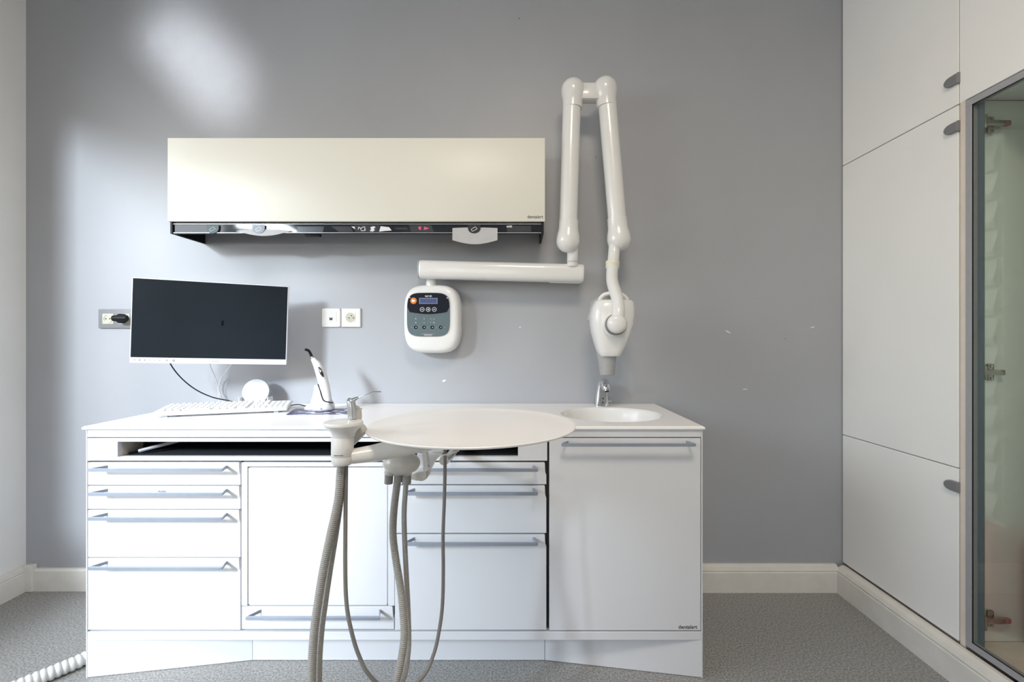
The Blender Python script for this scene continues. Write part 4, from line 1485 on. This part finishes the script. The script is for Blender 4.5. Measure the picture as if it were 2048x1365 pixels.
b = B(); lathe(b, (hx, hy), [(0.010, zh(931)), (0.018, zh(929.5)), (0.0212, zh(925)), (0.0222, zh(917)), (0.0222, zh(911.6))], 40)
obj('holder_foot', b, 'arm_white', TA, angle=50)
b = B(); lathe(b, (hx, hy), [(0.0218, zh(911.2)), (0.0222, zh(910.6)), (0.0222, zh(873.6)), (0.0218, zh(873))], 40)
hc = obj('holder_column', b, 'arm_white', TA, angle=50)
b = B(); box(b, hx - 0.009, hx + 0.009, hy - 0.0223, hy - 0.015, zh(907.4) - 0.0, zh(906.4))
obj('seam_slot', b, 'print_black', hc, smooth=False)
b = B(); lathe(b, (hx + 0.002, hy), [(0.0222, zh(872.8)), (0.0230, zh(868)), (0.0275, zh(861)), (0.0345, zh(855)), (0.0380, zh(850.5)), (0.0392, zh(849.5)), (0.0395, zh(846.5)), (0.0385, zh(843.8)), (0.034, zh(842.6)), (0.0, zh(842.4))], 44, sx=1.0, sy=0.95)
hh = obj('holder_head', b, 'arm_white', TA, angle=40)
p = W(679, 860, hy - 0.027)
b = B(); ysolid(b, disc(p.x, p.z, 0.0019, 12), hy - 0.0290, hy - 0.022)
obj('screw_hole', b, 'print_grey', hh, smooth=False)
# second holder sleeve leaning behind the head
b = B()
tube(b, [W(701, 889, 1.0), W(706, 876, 1.0), W(716, 861, 1.0), W(720, 853, 1.0), W(721.5, 849.5, 1.0)], [0.008, 0.0145, 0.0175, 0.0165, 0.011], 20)
obj('rear_sleeve', b, 'arm_beige', TA, angle=60)
# suction manifold below the tray
mc = W(803, 927, 1.05)
b = B()
sphere(b, mc, 0.0425, 0.034, 0.0265, 32, 18)
mf = obj('suction_manifold', b, 'arm_beige', TA, angle=70)
for i, (px, w, m_) in enumerate(((778, 0.0098, 'sleeve_grey'), (798, 0.0098, 'sleeve_grey'), (814.5, 0.0105, 'sleeve_grey'))):
    t0, t1 = W(px + (3 if i == 0 else 0), 936, 1.05), W(px + (0 if i == 0 else -1), 949, 1.05)
    b = B(); tube(b, [t0, t1], [0.0125, 0.0118], 18)
    st_ = obj('spigot', b, 'arm_beige', mf)
    t2 = W(px + (-1 if i == 0 else -1.5), 967.5 if i != 1 else 964, 1.05)
    b = B(); tube(b, [t1, t2], [w, w * 0.97], 20)
    obj('sleeve', b, m_, mf, angle=40)
b = B(); loft(b, [[W(x, y, 1.085) for x, y in ((822, 905), (831, 919), (832, 932), (826, 926))], [W(x, y, 1.095) for x, y in ((822, 905), (831, 919), (832, 932), (826, 926))]])
obj('manifold_clip', b, 'arm_white', TA, smooth=False)

# instruments held by the holder
SY = thing('air_water_syringe', 'grey air-water syringe with thin bent steel nozzle in the holder', 'syringe', tuple(W(705, 835, 0.975)))
b = B()
tube(b, [W(704.5, 838, 0.972), W(704.5, 832, 0.972), W(703.5, 815, 0.972), W(701.5, 803, 0.972), W(700.5, 799, 0.972), W(701, 797, 0.972)], [0.0092, 0.0092, 0.0094, 0.0086, 0.0068, 0.0035], 20)
sb = obj('grip', b, 'syringe_grey', SY, angle=50)
b = B(); tube(b, [W(694.5, 802, 0.965), W(697.5, 798, 0.963)], [0.0016, 0.0016], 8)
obj('trigger', b, 'steel', SY)
b = B(); tube(b, [W(705, 802, 0.972), W(711, 798.5, 0.972), W(716.5, 795.5, 0.972)], [0.0052, 0.0040, 0.0024], 14)
obj('nozzle_collar', b, 'steel', SY, angle=60)
b = B(); tube(b, [W(715, 796.5, 0.972), W(744.5, 784.3, 0.972), W(746, 784, 0.972), W(762, 784.2, 0.972)], 0.0011, 8)
obj('nozzle', b, 'steel', SY)

SU = thing('suction_handpiece', 'beige suction handpiece behind the grey syringe in the holder', 'handpiece', tuple(W(712, 838, 0.995)))
b = B()
tube(b, [W(711.5, 841, 0.995), W(711.5, 834, 0.995), W(711, 822, 0.995), W(710, 814, 0.995), W(709.5, 811.5, 0.995)], [0.0125, 0.0132, 0.0125, 0.0085, 0.004], 20)
obj('body', b, 'arm_beige', SU, angle=60)
p = W(708, 826.5, 0.98)
b = B(); box(b, p.x - 0.003, p.x + 0.004, 0.981, 0.985, p.z - 0.0006, p.z + 0.0006)
obj('vent_slot', b, 'print_black', SU, smooth=False)

# ------------------------------------------------------------------ hoses hanging in loops under the tray
HP = [(683, 926, .95), (681, 945, .95), (676, 1002, .948), (661, 1071, .946), (647, 1139, .945), (636, 1207, .944), (628, 1269, .944), (624, 1344, .944), (627, 1420, .945), (652, 1495, .95), (700, 1515, .96), (750, 1465, .975), (777, 1400, .99), (794, 1357, 1.0), (804, 1310, 1.01), (808.5, 1269, 1.02), (806, 1224, 1.03), (800.5, 1173, 1.04), (792, 1122, 1.045), (786, 1071, 1.05), (788, 1019, 1.05), (796, 955, 1.05)]
b = B(); ribbed(b, [W(*p) for p in HP], 0.0086, 0.0040, 0.0012, 14)
tag(obj('suction_hose', b, 'hose_grey', angle=180), 'thick ribbed grey hose, widest of the loops below the tray', 'hose', 'hoses looping under the round tray')
HP = [(688, 924, .962), (687, 951, .962), (681.5, 1002, .966), (671.5, 1071, .966), (660.5, 1139, .966), (650.5, 1207, .966), (642.5, 1269, .966), (638.5, 1344, .966), (643, 1420, .968), (680, 1495, .975), (738, 1485, .99), (780, 1410, 1.005), (807.5, 1357, 1.02), (816, 1310, 1.035), (817.5, 1269, 1.045), (815.5, 1207, 1.055), (812, 1139, 1.058), (809, 1071, 1.058), (808.5, 1019, 1.055), (813, 955, 1.05)]
b = B(); ribbed(b, [W(*p) for p in HP], 0.0060, 0.0030, 0.0007, 12)
tag(obj('saliva_hose', b, 'hose_grey', angle=180), 'medium ribbed grey hose beside the thickest one below the tray', 'hose', 'hoses looping under the round tray')
HP = [(692.5, 924, .958), (692, 951, .958), (691, 1036, .957), (690.5, 1139, .955), (693, 1207, .952), (701.5, 1258, .95), (717, 1310, .955), (741, 1354, .96), (790, 1388, .99), (843, 1357, 1.03), (867, 1310, 1.05), (879, 1258, 1.06), (885, 1207, 1.068), (886.5, 1139, 1.075), (886, 1071, 1.08), (888.5, 1002, 1.085), (890, 940, 1.09), (890, 900, 1.09)]
b = B(); tube(b, catmull([W(*p) for p in HP], 10), 0.0042, 12)
tag(obj('syringe_hose', b, 'hose_thin', angle=180), 'thin smooth dark grey hose hanging from the tray centre', 'hose', 'hoses looping under the round tray')

# corrugated hose on the floor at the left
b = B()
hr = 0.0225
fl = [Vector((-1.445, YB - 0.04, hr)), Vector((-1.432, 1.80, hr)), Vector((-1.438, 1.66, hr)), Vector((-1.462, 1.560, hr)), Vector((-1.500, 1.500, hr)), Vector((-1.545, 1.440, hr)), Vector((-1.61, 1.34, hr)), Vector((-1.66, 1.2, hr)), Vector((-1.70, 1.0, hr)), Vector((-1.72, 0.8, hr))]
ribbed(b, fl, hr, 0.0165, 0.0042, 18, wave=(0.0, 0.55, 1.0, 0.95, 0.8, 0.4))
tag(obj('corrugated_hose', b, 'floor_hose', angle=60), 'pale corrugated hose lying on the floor left of the cabinets', 'hose')
